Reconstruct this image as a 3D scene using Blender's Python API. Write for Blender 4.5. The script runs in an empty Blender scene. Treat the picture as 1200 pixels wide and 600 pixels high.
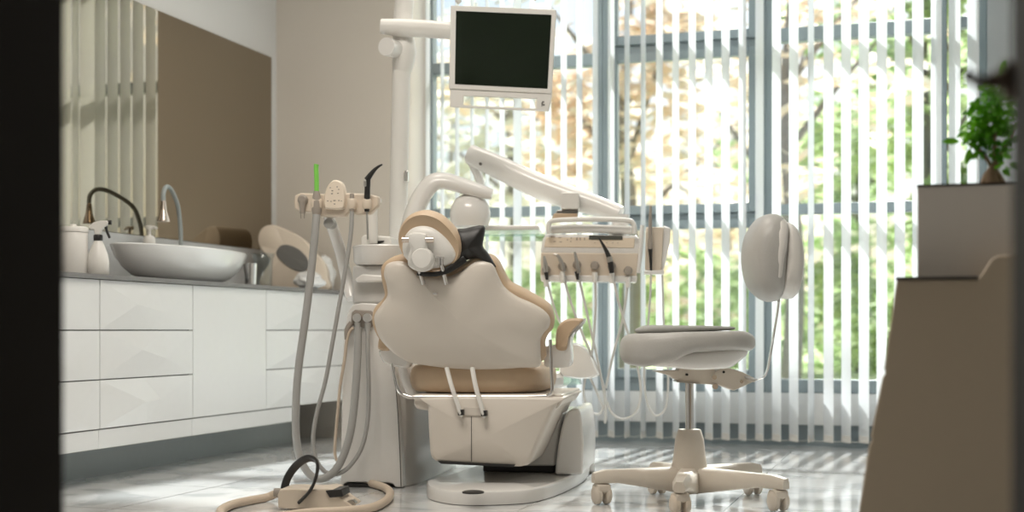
import bpy, bmesh, math, random
from mathutils import Vector, Matrix
random.seed(7)
S = bpy.context.scene
COL = S.collection
PI = math.pi
# ------------------------------------------------------------------ camera model
FPX = 1578.0; HOR = 387.0; TH = math.radians(17.25); EYE = 0.55
CAM = Vector((0, 0, EYE))
FW = Vector((-math.sin(TH), math.cos(TH), 0)); RT = Vector((math.cos(TH), math.sin(TH), 0)); UP = Vector((0, 0, 1))
def ray(px, py): return FW + RT*((px-600)/FPX) + UP*((HOR-py)/FPX)
def wp(px, py, z): return CAM + ray(px, py)*z            # point at depth z

class Fr:
    """a local frame standing on the floor"""
    def __init__(s, loc, yaw):
        s.loc = Vector(loc); s.yaw = yaw
        s.M = Matrix.Translation(s.loc) @ Matrix.Rotation(yaw, 4, 'Z'); s.I = s.M.inverted()
    def p(s, px, py, y=0.0, k=0.0, z0=0.0):
        """local point seen at (px,py) on the local surface  Y = y + k*(Z-z0)"""
        o = s.I @ CAM; d = s.I.to_3x3() @ ray(px, py)
        t = (y + k*(o.z-z0) - o.y)/(d.y - k*d.z)
        return o + d*t
    def px_(s, px, py, x=0.0):
        o = s.I @ CAM; d = s.I.to_3x3() @ ray(px, py)
        return o + d*((x-o.x)/d.x)
W0 = Fr((0, 0, 0), 0)

# ------------------------------------------------------------------ materials
MATS = {}
def mat(name, col, rough=0.5, metal=0.0, var=0.04, scale=30.0, bump=0.0, coat=0.0, spec=0.5, sss=0.0, alpha=None):
    if name in MATS: return MATS[name]
    m = bpy.data.materials.new(name); m.use_nodes = True; N = m.node_tree.nodes; L = m.node_tree.links
    b = N['Principled BSDF']
    b.inputs['Roughness'].default_value = rough; b.inputs['Metallic'].default_value = metal
    b.inputs['Specular IOR Level'].default_value = spec; b.inputs['Coat Weight'].default_value = coat
    tc = N.new('ShaderNodeTexCoord'); nz = N.new('ShaderNodeTexNoise'); nz.inputs['Scale'].default_value = scale
    nz.inputs['Detail'].default_value = 4
    mx = N.new('ShaderNodeMix'); mx.data_type = 'RGBA'
    mx.inputs[6].default_value = (*[c*(1-var) for c in col], 1); mx.inputs[7].default_value = (*[min(1, c*(1+var)) for c in col], 1)
    L.new(tc.outputs['Object'], nz.inputs['Vector']); L.new(nz.outputs['Fac'], mx.inputs[0]); L.new(mx.outputs[2], b.inputs['Base Color'])
    if bump:
        bp = N.new('ShaderNodeBump'); bp.inputs['Strength'].default_value = bump; bp.inputs['Distance'].default_value = 0.002
        n2 = N.new('ShaderNodeTexNoise'); n2.inputs['Scale'].default_value = scale*8
        L.new(tc.outputs['Object'], n2.inputs['Vector']); L.new(n2.outputs['Fac'], bp.inputs['Height']); L.new(bp.outputs['Normal'], b.inputs['Normal'])
    MATS[name] = m; return m

def clear_mat(name, tint, rough=0.0, ior=1.45, fac=None):
    m = bpy.data.materials.new(name); m.use_nodes = True; N = m.node_tree.nodes; L = m.node_tree.links
    N.remove(N['Principled BSDF']); out = N['Material Output']
    t = N.new('ShaderNodeBsdfTransparent'); t.inputs[0].default_value = (*tint, 1)
    g = N.new('ShaderNodeBsdfGlossy'); g.inputs['Roughness'].default_value = rough
    f = N.new('ShaderNodeFresnel'); mx = N.new('ShaderNodeMixShader')
    ge = N.new('ShaderNodeNewGeometry'); mr = N.new('ShaderNodeMapRange'); mr.inputs[3].default_value = ior; mr.inputs[4].default_value = 1/ior
    L.new(ge.outputs['Backfacing'], mr.inputs[0]); L.new(mr.outputs[0], f.inputs[0])
    L.new(f.outputs[0], mx.inputs[0])
    L.new(t.outputs[0], mx.inputs[1]); L.new(g.outputs[0], mx.inputs[2]); L.new(mx.outputs[0], out.inputs[0])
    return m

white_gloss = mat('white_gloss_plastic', (0.80, 0.78, 0.75), 0.22, var=0.02, coat=0.3)
white_sat = mat('white_satin_plastic', (0.78, 0.76, 0.72), 0.38, var=0.02)
shell_m = mat('chair_shell_plastic', (0.70, 0.64, 0.57), 0.32, var=0.03, scale=6)
beige_l = mat('beige_leather', (0.58, 0.43, 0.29), 0.48, var=0.05, bump=0.25, scale=40)
beige_p = mat('beige_plastic', (0.70, 0.60, 0.49), 0.42, var=0.03)
stool_pl = mat('stool_plastic', (0.64, 0.57, 0.485), 0.4, var=0.03)
grey_l = mat('grey_leather', (0.46, 0.445, 0.42), 0.42, var=0.05, bump=0.3, scale=25)
cloth_g = mat('grey_pad_fabric', (0.42, 0.42, 0.40), 0.85, var=0.15, bump=0.6, scale=60)
white_l = mat('white_leather', (0.74, 0.71, 0.67), 0.36, var=0.03, bump=0.2, scale=30)
white_lac = mat('white_lacquer', (0.69, 0.69, 0.68), 0.26, var=0.015, coat=0.2)
grey_top = mat('grey_worktop', (0.17, 0.165, 0.16), 0.35, var=0.15, scale=60)
gap_m = mat('dark_carcass', (0.12, 0.115, 0.11), 0.6)
ceram = mat('white_ceramic', (0.80, 0.80, 0.79), 0.12, var=0.01, coat=0.4)
chrome = mat('chrome', (0.72, 0.70, 0.68), 0.16, 1.0, var=0.05)
steel = mat('brushed_steel', (0.55, 0.53, 0.50), 0.3, 1.0, var=0.1)
bronze = mat('warm_chrome', (0.78, 0.68, 0.60), 0.2, 1.0, var=0.05)
black_p = mat('black_plastic', (0.018, 0.017, 0.016), 0.38, var=0.2)
black_f = mat('black_leatherette', (0.012, 0.011, 0.010), 0.42, var=0.2, bump=0.3)
grey_hose = mat('grey_silicone_hose', (0.36, 0.355, 0.34), 0.45)
lgrey_hose = mat('pale_grey_hose', (0.62, 0.61, 0.58), 0.4)
white_hose = mat('white_hose', (0.72, 0.70, 0.66), 0.4)
beige_hose = mat('beige_ribbed_hose', (0.62, 0.51, 0.40), 0.55)
grip_m = mat('grey_grip', (0.33, 0.29, 0.25), 0.5)
green_t = mat('green_suction_tip', (0.22, 0.62, 0.10), 0.35)
lgreen = mat('pale_green_hose', (0.45, 0.55, 0.50), 0.35)
screen_m = mat('dark_screen', (0.006, 0.012, 0.005), 0.12, var=0.3, scale=3)
dkglass = mat('grey_display', (0.10, 0.10, 0.085), 0.2)
oval_m = mat('grey_oval_window', (0.16, 0.155, 0.145), 0.3)
ink = mat('grey_ink', (0.12, 0.11, 0.10), 0.6)
soil = mat('dark_soil', (0.03, 0.022, 0.016), 0.9, var=0.4)
bark = mat('ficus_bark', (0.30, 0.20, 0.12), 0.8, var=0.3, bump=0.6)
frame_m = mat('window_frame_grey', (0.25, 0.295, 0.31), 0.4, var=0.03)
frame_w = mat('white_reveal', (0.70, 0.70, 0.69), 0.5)
door_m = mat('dark_door', (.012, .009, .006), 0.75, var=0.2, scale=5, spec=.15)
handle_m = mat('dark_bronze_handle', (0.16, 0.12, 0.09), 0.4, 0.6)
cab_b = mat('beige_cabinet', (0.44, 0.36, 0.265), 0.5, var=0.02)
plant_b = mat('pale_planter', (0.62, 0.57, 0.51), 0.5, var=0.02)

def leaf_mat(name, a, b, rough=0.45, trans=0.4):
    m = bpy.data.materials.new(name); m.use_nodes = True; N = m.node_tree.nodes; L = m.node_tree.links
    p = N['Principled BSDF']; p.inputs['Roughness'].default_value = rough
    tc = N.new('ShaderNodeTexCoord'); nz = N.new('ShaderNodeTexNoise'); nz.inputs['Scale'].default_value = 2.5 if trans < .39 else 14
    cr = N.new('ShaderNodeValToRGB'); cr.color_ramp.elements[0].position = .38; cr.color_ramp.elements[1].position = .62
    cr.color_ramp.elements[0].color = (*a, 1); cr.color_ramp.elements[1].color = (*b, 1)
    L.new(tc.outputs['Object'], nz.inputs['Vector']); L.new(nz.outputs['Fac'], cr.inputs[0]); L.new(cr.outputs[0], p.inputs['Base Color'])
    tr = N.new('ShaderNodeBsdfTranslucent'); L.new(cr.outputs[0], tr.inputs[0])
    mx = N.new('ShaderNodeMixShader'); mx.inputs[0].default_value = trans
    L.new(p.outputs[0], mx.inputs[1]); L.new(tr.outputs[0], mx.inputs[2]); L.new(mx.outputs[0], N['Material Output'].inputs[0])
    return m
leaf_in = leaf_mat('ficus_leaf', (0.07, 0.26, 0.012), (0.20, 0.52, 0.03), 0.35, 0.5)

def slat_mat():
    m = bpy.data.materials.new('white_blind_fabric'); m.use_nodes = True; N = m.node_tree.nodes; L = m.node_tree.links
    N.remove(N['Principled BSDF'])
    tc = N.new('ShaderNodeTexCoord'); nz = N.new('ShaderNodeTexNoise'); nz.inputs['Scale'].default_value = 200
    mc = N.new('ShaderNodeMix'); mc.data_type = 'RGBA'; mc.inputs[6].default_value = (.76, .78, .79, 1); mc.inputs[7].default_value = (.84, .86, .87, 1)
    L.new(tc.outputs['Object'], nz.inputs['Vector']); L.new(nz.outputs['Fac'], mc.inputs[0])
    d = N.new('ShaderNodeBsdfDiffuse'); t = N.new('ShaderNodeBsdfTranslucent'); mx = N.new('ShaderNodeMixShader'); mx.inputs[0].default_value = 0.42
    L.new(mc.outputs[2], d.inputs[0]); L.new(mc.outputs[2], t.inputs[0])
    L.new(d.outputs[0], mx.inputs[1]); L.new(t.outputs[0], mx.inputs[2]); L.new(mx.outputs[0], N['Material Output'].inputs[0])
    return m
slat_m = slat_mat()

def floor_mat():
    m = bpy.data.materials.new('polished_marble_tile'); m.use_nodes = True; N = m.node_tree.nodes; L = m.node_tree.links
    p = N['Principled BSDF']; tc = N.new('ShaderNodeTexCoord')
    br = N.new('ShaderNodeTexBrick'); br.offset = 0; br.inputs['Scale'].default_value = 1.0
    br.inputs['Brick Width'].default_value = 0.6; br.inputs['Row Height'].default_value = 0.6; br.inputs['Mortar Size'].default_value = 0.0025
    br.inputs['Mortar Smooth'].default_value = 0.1
    n1 = N.new('ShaderNodeTexNoise'); n1.inputs['Scale'].default_value = 2.2; n1.inputs['Detail'].default_value = 8; n1.inputs['Distortion'].default_value = 1.6
    cr = N.new('ShaderNodeValToRGB'); e = cr.color_ramp.elements
    e[0].position = .42; e[0].color = (.58, .59, .59, 1); e[1].position = .60; e[1].color = (.80, .80, .79, 1)
    v = cr.color_ramp.elements.new(.5); v.color = (.76, .76, .75, 1)
    L.new(tc.outputs['Object'], n1.inputs['Vector']); L.new(tc.outputs['Object'], br.inputs['Vector']); L.new(n1.outputs['Fac'], cr.inputs[0])
    mx = N.new('ShaderNodeMix'); mx.data_type = 'RGBA'; mx.inputs[7].default_value = (.30, .30, .29, 1)
    L.new(br.outputs['Fac'], mx.inputs[0]); L.new(cr.outputs[0], mx.inputs[6]); L.new(mx.outputs[2], p.inputs['Base Color'])
    p.inputs['Roughness'].default_value = 0.07; p.inputs['Coat Weight'].default_value = 0.35; p.inputs['Coat Roughness'].default_value = 0.03
    n3 = N.new('ShaderNodeTexNoise'); n3.inputs['Scale'].default_value = 1.6; bp = N.new('ShaderNodeBump'); bp.inputs['Strength'].default_value = .12; bp.inputs['Distance'].default_value = .01
    L.new(tc.outputs['Object'], n3.inputs['Vector']); L.new(n3.outputs['Fac'], bp.inputs['Height']); L.new(bp.outputs['Normal'], p.inputs['Normal'])
    return m

# ------------------------------------------------------------------ mesh helpers
def bx(bm, x0, x1, y0, y1, z0, z1, M=None):
    v = [bm.verts.new((x, y, z)) for z in (z0, z1) for y in (y0, y1) for x in (x0, x1)]
    for f in ((0, 2, 3, 1), (4, 5, 7, 6), (0, 1, 5, 4), (2, 6, 7, 3), (0, 4, 6, 2), (1, 3, 7, 5)): bm.faces.new([v[i] for i in f])
    if M: bmesh.ops.transform(bm, matrix=M, verts=v)
    return v
def catmull(P, n=8, closed=False):
    P = [Vector(p) for p in P]; out = []; m = len(P); R = range(m if closed else m-1)
    for i in R:
        if closed: a, b, c, d = P[(i-1) % m], P[i], P[(i+1) % m], P[(i+2) % m]
        else: a, b, c, d = P[max(i-1, 0)], P[i], P[i+1], P[min(i+2, m-1)]
        for k in range(n):
            t = k/n
            out.append(0.5*((2*b)+(c-a)*t+(2*a-5*b+4*c-d)*t*t+(3*b-a-3*c+d)*t**3))
    if not closed: out.append(P[-1].copy())
    return out
def tube(bm, P, r, n=12, sm=6, flat=None, closed=False):
    """round (or flattened) tube along P; r scalar or list per control point"""
    R = r if isinstance(r, (list, tuple)) else [r]*len(P)
    if sm > 1:
        Q = catmull(P, sm, closed); RR = []
        m = len(P)
        for i in range(len(Q)):
            u = i/sm; a = int(u) % m; b = min(a+1, m-1) if not closed else (a+1) % m; RR.append(R[a]*(1-(u % 1))+R[b]*(u % 1))
    else: Q = [Vector(p) for p in P]; RR = R
    rings = []; up = None; m = len(Q)
    for i, q in enumerate(Q):
        if closed: t = (Q[(i+1) % m]-Q[i-1]).normalized()
        else: t = (Q[min(i+1, m-1)]-Q[max(i-1, 0)]).normalized()
        if up is None: up = Vector((0, 0, 1)) if abs(t.z) < .9 else Vector((0, 1, 0))
        s = t.cross(up); s.normalize(); up = s.cross(t).normalized()
        fa, fb = (1, 1) if flat is None else flat
        rings.append([bm.verts.new(q + (s*math.cos(2*PI*j/n)*fa + up*math.sin(2*PI*j/n)*fb)*RR[i]) for j in range(n)])
    for i in range(m-1 if not closed else m):
        A, B = rings[i], rings[(i+1) % m]
        for j in range(n): bm.faces.new((A[j], A[(j+1) % n], B[(j+1) % n], B[j]))
    if not closed:
        bm.faces.new(rings[0][::-1]); bm.faces.new(rings[-1])
def lathe(bm, prof, c=(0, 0, 0), axis='Z', n=32, sx=1, sy=1, rot=None):
    rings = []
    for r, z in prof:
        rr = max(r, 1e-4)
        ring = []
        for j in range(n):
            a = 2*PI*j/n; v = Vector((rr*math.cos(a)*sx, rr*math.sin(a)*sy, z))
            if axis == 'Y': v = Vector((v.x, v.z, v.y))
            if axis == 'X': v = Vector((v.z, v.x, v.y))
            if rot is not None: v = rot @ v
            ring.append(bm.verts.new(v+Vector(c)))
        rings.append(ring)
    for A, B in zip(rings, rings[1:]):
        for j in range(n): bm.faces.new((A[j], A[(j+1) % n], B[(j+1) % n], B[j]))
    bm.faces.new(rings[0][::-1]); bm.faces.new(rings[-1])
def prism(bm, P, off):
    """extrude closed outline P (3d points) by vector off"""
    a = [bm.verts.new(p) for p in P]; b = [bm.verts.new(Vector(p)+Vector(off)) for p in P]; n = len(P)
    bm.faces.new(a); bm.faces.new(b[::-1])
    for i in range(n): bm.faces.new((a[i], b[i], b[(i+1) % n], a[(i+1) % n]))
def dome(bm, P, rings, nrm, c=None):
    """outline P, successive rings [(scale, offset along nrm)], closed with fans"""
    P = [Vector(p) for p in P]; c = c or sum(P, Vector())/len(P); nrm = Vector(nrm); RR = []
    for s, o in rings: RR.append([bm.verts.new(c+(p-c)*s+nrm*o) for p in P])
    n = len(P)
    for A, B in zip(RR, RR[1:]):
        for j in range(n): bm.faces.new((A[j], A[(j+1) % n], B[(j+1) % n], B[j]))
    for R, o, fl in ((RR[0], rings[0][1], True), (RR[-1], rings[-1][1], False)):
        cv = bm.verts.new(c+nrm*o)
        for j in range(n):
            bm.faces.new((R[(j+1) % n], R[j], cv) if fl else (R[j], R[(j+1) % n], cv))
def obj(name, bm, m, parent=None, smooth=40, bevel=0, seg=2, sub=0, label=None, kind=None, solid=0):
    bmesh.ops.recalc_face_normals(bm, faces=bm.faces[:])
    me = bpy.data.meshes.new(name); bm.to_mesh(me); bm.free()
    o = bpy.data.objects.new(name, me); COL.objects.link(o); me.materials.append(m)
    if smooth:
        for p in me.polygons: p.use_smooth = True
        me.set_sharp_from_angle(angle=math.radians(smooth))
    if parent: o.parent = parent
    if solid:
        md = o.modifiers.new('thick', 'SOLIDIFY'); md.thickness = solid; md.offset = 0
    if bevel:
        md = o.modifiers.new('bevel', 'BEVEL'); md.width = bevel; md.segments = seg; md.limit_method = 'ANGLE'; md.angle_limit = math.radians(35)
        md.harden_normals = False
    if sub:
        md = o.modifiers.new('sub', 'SUBSURF'); md.levels = sub; md.render_levels = sub
    if label: o['label'] = label
    if kind: o['kind'] = kind
    return o
def B(): return bmesh.new()
def thing(name, label, cat, fr=None, loc=None, rz=0, group=None):
    o = bpy.data.objects.new(name, None); COL.objects.link(o); o.empty_display_size = .05
    if fr: o.location = fr.loc; o.rotation_euler = (0, 0, fr.yaw)
    elif loc is not None: o.location = loc; o.rotation_euler = (0, 0, rz)
    o['label'] = label; o['category'] = cat
    if group: o['group'] = group
    return o
def tag(o, label, cat, group=None):
    o['label'] = label; o['category'] = cat
    if group: o['group'] = group
    return o
def struct(name, bm, m, **k):
    o = obj(name, bm, m, **k); o['kind'] = 'structure'; return o
def box_part(name, m, parent, x0, x1, y0, y1, z0, z1, bevel=.003, **k):
    b = B(); bx(b, x0, x1, y0, y1, z0, z1); return obj(name, b, m, parent, bevel=bevel, **k)

# ------------------------------------------------------------------ ROOM
XL, XR, YB, YW, CE = -3.25, 0.36, 6.33, 6.55, 2.75      # left wall, right wall, back wall, window plane, ceiling
wallm = mat('warm_wall_paint', (0.66, 0.605, 0.535), 0.8, var=0.02, scale=3)
wallg = mat('white_wall_paint', (0.66, 0.655, 0.64), 0.8, var=0.02, scale=3)
wallr = mat('cool_wall_paint', (0.50, 0.51, 0.51), 0.8, var=0.02, scale=3)
b = B(); bx(b, XL-.12, XR+.12, -1.6, YW+.12, -.12, 0); struct('floor', b, floor_mat(), smooth=0)
b = B(); bx(b, XL-.12, XR+.12, -1.6, YW+.12, CE, CE+.12); struct('ceiling', b, wallg, smooth=0)
b = B(); bx(b, XL-.12, XL, -1.6, YW+.12, 0, CE); struct('wall_left', b, wallg, smooth=0)
b = B(); bx(b, XR, XR+.12, -1.6, YW+.12, 0, CE); struct('wall_right', b, wallr, smooth=0)
b = B(); bx(b, XL, -2.52, YB, YW+.12, 0, CE); struct('wall_back', b, wallm, smooth=0)
b = B(); bx(b, .25, XR, YW-.03, YW+.12, 0, CE); struct('wall_back_right', b, wallr, smooth=0)
b = B(); bx(b, -2.52, .25, YW-.02, YW+.12, 0.10, .25); struct('trim_1', b, frame_w, smooth=0)          # pale panel under the glazing
b = B(); bx(b, -2.52, .25, YW+.0, YW+.12, 0, .10); struct('trim_2', b, frame_m, smooth=0)
b = B(); bx(b, -2.52, .25, YW, YW+.12, 2.62, CE); struct('wall_back_lintel', b, wallg, smooth=0)
DL, DR = -1.076, .0815                                                                                     # doorway
b = B(); bx(b, XL, DL-.045, .53, .65, 0, CE); bx(b, DR+.045, XR, .53, .65, 0, CE); bx(b, DL-.045, DR+.045, .53, .65, 2.2, CE)
struct('wall_front', b, wallg, smooth=0)
b = B(); bx(b, XL, XR, -1.6, -1.5, 0, CE); struct('wall_hallway', b, wallg, smooth=0)
# open double door: two dark leaves swung into the room
d = struct('door_1', (lambda b: (bx(b, DR, DR+.042, .66, 1.5, .01, 2.15), b)[1])(B()), door_m, bevel=.002)
b = B(); hp = W0.px_(1180, 98, DR)
hz = .803; hy = 1.455
lathe(b, [(.020, 0), (.020, .012)], (DR-.012, hy, hz), 'X')
tube(b, [(DR-.006, hy, hz+.002), (DR-.018, hy, hz+.001), (DR-.028, hy-.008, hz-.001), (DR-.038, hy-.020, hz-.001), (DR-.046, hy-.034, hz+.003)], [.013, .010, .0070, .0062, .0075], n=12)
obj('door_handle', b, handle_m, d)
struct('door_2', (lambda b: (bx(b, DL-.042, DL, .66, 1.5, .01, 2.15), b)[1])(B()), door_m, bevel=.002)

# windows
glass = clear_mat('window_glass', (.93, .97, .98), 0.0, 1.45)
def window(name, x0, x1, bars, sash=None):
    b = B(); y0, y1 = YW, YW+.07
    bx(b, x0, x0+.035, y0, y1, .25, 2.62); bx(b, x1-.035, x1, y0, y1, .25, 2.62)
    bx(b, x0+.035, x1-.035, y0, y1, .25, .315); bx(b, x0+.035, x1-.035, y0, y1, 2.56, 2.62)
    for z0, z1 in bars: bx(b, x0+.035, x1-.035, y0, y1, z0, z1)
    o = struct(name, b, frame_m, bevel=.004)
    if sash:
        b = B(); s0, s1, t = x0+.035, x1-.035, .045
        for z0, z1 in sash:
            bx(b, s0, s0+t, y0-.025, y0+.02, z0, z1); bx(b, s1-t, s1, y0-.025, y0+.02, z0, z1)
            bx(b, s0+t, s1-t, y0-.025, y0+.02, z0, z0+t); bx(b, s0+t, s1-t, y0-.025, y0+.02, z1-t, z1)
        obj('window_sash', b, frame_m, o, bevel=.004)
    b = B(); bx(b, x0+.02, x1-.02, y0+.03, y0+.036, .28, 2.6); obj('pane', b, glass, o, smooth=0)
    return o
window('window_1', -2.50, -1.56, [(1.13, 1.18), (1.875, 1.935)])
window('window_2', -1.56, -.755, [(1.09, 1.12), (1.92, 1.96)], [(1.12, 1.92), (.315, 1.09), (1.96, 2.56)])
window('window_3', -.755, .075, [(1.105, 1.155), (1.935, 2.00)])

window('window_4', .085, .25, [(1.11, 1.15), (1.95, 2.00)])
# vertical blind
vb = thing('vertical_blind', 'long white vertical slat blind hanging across the whole window wall', 'blind', loc=(0, 6.40, 0))
GREY = {9: 14, 19: 4, 20: 4, 27: 11, 29: -6, 30: -7, 31: -6, 32: -8, 33: -6}
SLW = .0445
def slat_bm():
    b = B(); n = 7; R = []
    for z in (.045, .30, .9, 1.6, 2.3, 2.58):
        R.append([b.verts.new((math.sin(0)*0 + .0022*(1-(2*i/n-1)**2), -SLW+2*SLW*i/n, z)) for i in range(n+1)])
    for A, C in zip(R, R[1:]):
        for i in range(n): b.faces.new((A[i], A[i+1], C[i+1], C[i]))
    return b
proto = obj('slat', slat_bm(), slat_m, vb)
wgt = box_part('bottom_weight', white_sat, proto, -.002, .002, -SLW+.004, SLW-.004, .03, .062, bevel=0)
first = True
for k in range(34):
    x = .185-.0794*k
    a = GREY.get(k, -32.5 + random.uniform(-2, 2))
    if first: s_, w_ = proto, wgt; first = False
    else:
        s_ = proto.copy(); COL.objects.link(s_); s_.parent = vb
        w_ = wgt.copy(); COL.objects.link(w_); w_.parent = s_
    s_.location = (x, 0, 0); s_.rotation_euler = (0, 0, -math.radians(a))
    s_.rotation_euler.z = math.radians(-a)
box_part('head_rail', white_sat, vb, -2.47, .24, -.02, .02, 2.58, 2.62)
b = B()
for k in range(33):
    x = .185-.0794*k
    tube(b, [(x, -.03, .045), (x-.04, -.034, .036), (x-.0794, -.03, .045)], .0011, n=5, sm=4)
obj('bottom_chain', b, white_sat, vb)

# ------------------------------------------------------------------ LEFT CABINETS
XF = -2.80; HT = .73; HB = .20
def Yat(px, X=XF):
    t = (px-600)/FPX; c, s = math.cos(TH), math.sin(TH); return X*(c+t*s)/(t*c-s)
Ys = [2.72, 3.40, Yat(117), Yat(226), Yat(312), YB-.02]
ROWS = [(.55, HT), (.375, .55), (HB, .375)]
def facet(b, y0, y1, z0, z1, flat=False, seed=0):
    g = .0022; y0 += g; y1 -= g; z0 += g; z1 -= g; r = random.Random(seed); X = XF
    C = [b.verts.new((X-.018, y, z)) for y, z in ((y0, z0), (y1, z0), (y1, z1), (y0, z1))]
    F = [b.verts.new((X, y, z)) for y, z in ((y0, z0), (y1, z0), (y1, z1), (y0, z1))]
    b.faces.new(C)
    for i in range(4): b.faces.new((C[i], C[(i+1) % 4], F[(i+1) % 4], F[i]))
    if flat: b.faces.new(F); return
    w, h = y1-y0, z1-z0
    p = b.verts.new((X+.012, y0+w*r.uniform(.30, .45), z0+h*r.uniform(.45, .62)))
    q = b.verts.new((X+.004, y0+w*r.uniform(.62, .75), z0+h*r.uniform(.25, .5)))
    m = b.verts.new((X+.000, y0+w*r.uniform(.45, .6), z0)); n = b.verts.new((X, y0+w*r.uniform(.4, .65), z1))
    for f in ((F[0], m, p), (m, q, p), (m, F[1], q), (F[1], F[2], q), (F[2], n, q), (n, p, q), (n, F[3], p), (F[3], F[0], p)): b.faces.new(f)
labs = ['white faceted drawer cabinet nearest the door, mostly hidden by the dark door',
        'narrow visible white cabinet of faceted drawers under the white canister and spray bottle',
        'white cabinet with three wide faceted drawers under the front of the washbasin',
        'white cabinet with one tall flat door under the back of the washbasin',
        'white three drawer cabinet beside the dental unit with open space beneath']
for i in range(5):
    y0, y1 = Ys[i], Ys[i+1]
    t = thing('base_cabinet', labs[i], 'cabinet', loc=(0, 0, 0), group='white base cabinets along the left wall')
    b = B(); bx(b, XL+.002, XF-.019, y0+.001, y1-.001, HB, HT-.001); obj('body', b, gap_m, t, smooth=0)
    if i == 3:
        b = B(); facet(b, y0, y1, HB, HT, True); obj('door', b, white_lac, t, smooth=0)
    else:
        for j, (z0, z1) in enumerate(ROWS):
            b = B(); facet(b, y0, y1, z0, z1, False, i*7+j*3+2); obj('drawer', b, white_lac, t, smooth=0)
    if i < 4:
        ye = y1 if i < 3 else y1+.28
        b = B(); bx(b, -2.95, XF-.004, y0+.001, ye-.001, .13, HB-.002); obj('lower_rail', b, white_lac, t, bevel=.002)
        b = B(); bx(b, -3.02, -3.00, y0, ye if i < 3 else Yat(342, -3.0), 0, .13); obj('plinth', b, mat('grey_green_plinth', (.34, .38, .38), .3), t, smooth=0)
b = B(); bx(b, XL+.002, XF+.012, Ys[0], YB-.002, HT, HT+.018)
tag(obj('worktop', b, grey_top, bevel=.003), 'long thin dark grey worktop over the white base cabinets', 'worktop')
CT = HT+.018
b = B(); bx(b, XL+.001, XL+.014, Ys[0], YB-.002, CT+.0005, .955); tag(obj('backsplash', b, mat('pale_grey_backsplash', (.55, .56, .56), .2), bevel=.002), 'pale glossy backsplash panel between worktop and mirror on left wall', 'backsplash')
mm = mat('tinted_mirror', (.36, .315, .245), .02, 1.0, var=0)
b = B(); bx(b, XL+.001, XL+.012, Ys[0], Yat(318.3, XL+.012), .957, 1.955); tag(obj('wall_mirror', b, mm, bevel=.001), 'large frameless bronze tinted mirror on left wall above the basin', 'mirror')

# canister
def on_counter(px, X): return Vector((X, Yat(px, X), CT))
c = on_counter(86, -2.93); fr = Fr(c, TH)
t = thing('canister', 'white lidded cylindrical canister at the left end of the worktop', 'canister', fr)
b = B(); lathe(b, [(.048, 0), (.050, .004), (.050, .150), (.048, .153)]); obj('body', b, white_sat, t)
b = B(); lathe(b, [(.052, .153), (.052, .166), (.048, .172), (.012, .175), (.010, .182), (0, .183)]); obj('lid', b, white_sat, t)
# spray bottle
fr = Fr(on_counter(115, -2.86), TH)
t = thing('spray_bottle', 'small white trigger spray bottle with black collar beside the canister', 'spray bottle', fr)
b = B(); lathe(b, [(.034, 0), (.039, .006), (.039, .045), (.034, .075), (.022, .108), (.015, .122), (.014, .126)]); obj('bottle', b, white_sat, t)
b = B(); lathe(b, [(.0155, .124), (.0165, .127), (.0165, .142), (.015, .145)]); obj('collar', b, black_p, t)
b = B(); P = [(-.030, .176), (-.028, .166), (-.012, .163), (-.011, .145), (.011, .145), (.012, .162), (.030, .176), (.040, .188), (.036, .196), (.010, .196), (-.014, .190)]
prism(b, [(x, -.010, z) for x, z in P], (0, .02, 0)); obj('spray_head', b, white_sat, t, bevel=.003)
b = B(); tube(b, [(.026, 0, .180), (.031, 0, .160), (.042, 0, .134)], [.006, .005, .0045], n=8); obj('trigger', b, black_p, t)
b = B(); lathe(b, [(.008, 0), (.008, .012)], (.036, 0, .190), 'X', n=16); obj('nozzle', b, black_p, t)
# washbasin  (vessel bowl, long axis along the worktop)
XC = -2.965
yb = (Yat(128, XC)+Yat(286, XC))/2
t = thing('washbasin', 'large glossy white oval vessel basin standing on the grey worktop', 'washbasin', loc=(XC, yb, CT))
b = B(); A, Bx = .465, .160
prof = [(.42, 0), (.56, .004), (.72, .022), (.85, .053), (.94, .090), (.985, .122), (1.0, .134), (.985, .138), (.955, .132), (.82, .090), (.62, .052), (.35, .034), (.05, .030)]
lathe(b, [(r, z) for r, z in prof], (0, 0, 0), 'Z', 64, Bx, A); obj('bowl', b, ceram, t)
b = B(); lathe(b, [(.024, 0), (.024, .005), (.018, .008)], (0, 0, .0285)); obj('drain', b, chrome, t)
# faucet
XT = -3.14
f0 = W0.px_(212, 292, XT); fy = f0.y
t = thing('faucet', 'grey flexible gooseneck tap with cone spout over the white basin', 'faucet', loc=(XT, fy, CT))
b = B(); lathe(b, [(.024, 0), (.024, .010), (.016, .014), (.013, .03), (.013, .10)]); obj('tap_base', b, chrome, t)
F = Fr((XT, fy, CT), TH)
pts = [F.I @ W0.px_(p[0], p[1], p[2]) for p in ((212, 285, -3.14), (211, 262, -3.138), (208, 240, -3.125), (201, 223, -3.09), (195, 219, -3.07), (191.5, 226, -3.060), (191.5, 238, -3.058))]
pts = [Vector((0, 0, .06))]+pts
FT = Fr((XT, fy, CT), TH)
t.rotation_euler = (0, 0, TH)
b = B(); tube(b, pts, .0095, n=14, sm=8); obj('gooseneck_hose', b, mat('grey_green_rubber', (.34, .38, .38), .5), t)
e = pts[-1]
b = B(); lathe(b, [(.009, .012), (.012, -.005), (.015, -.035), (.026, -.070), (.027, -.078), (.020, -.079)], (e.x, e.y, e.z)); obj('spout', b, bronze, t)
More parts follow.
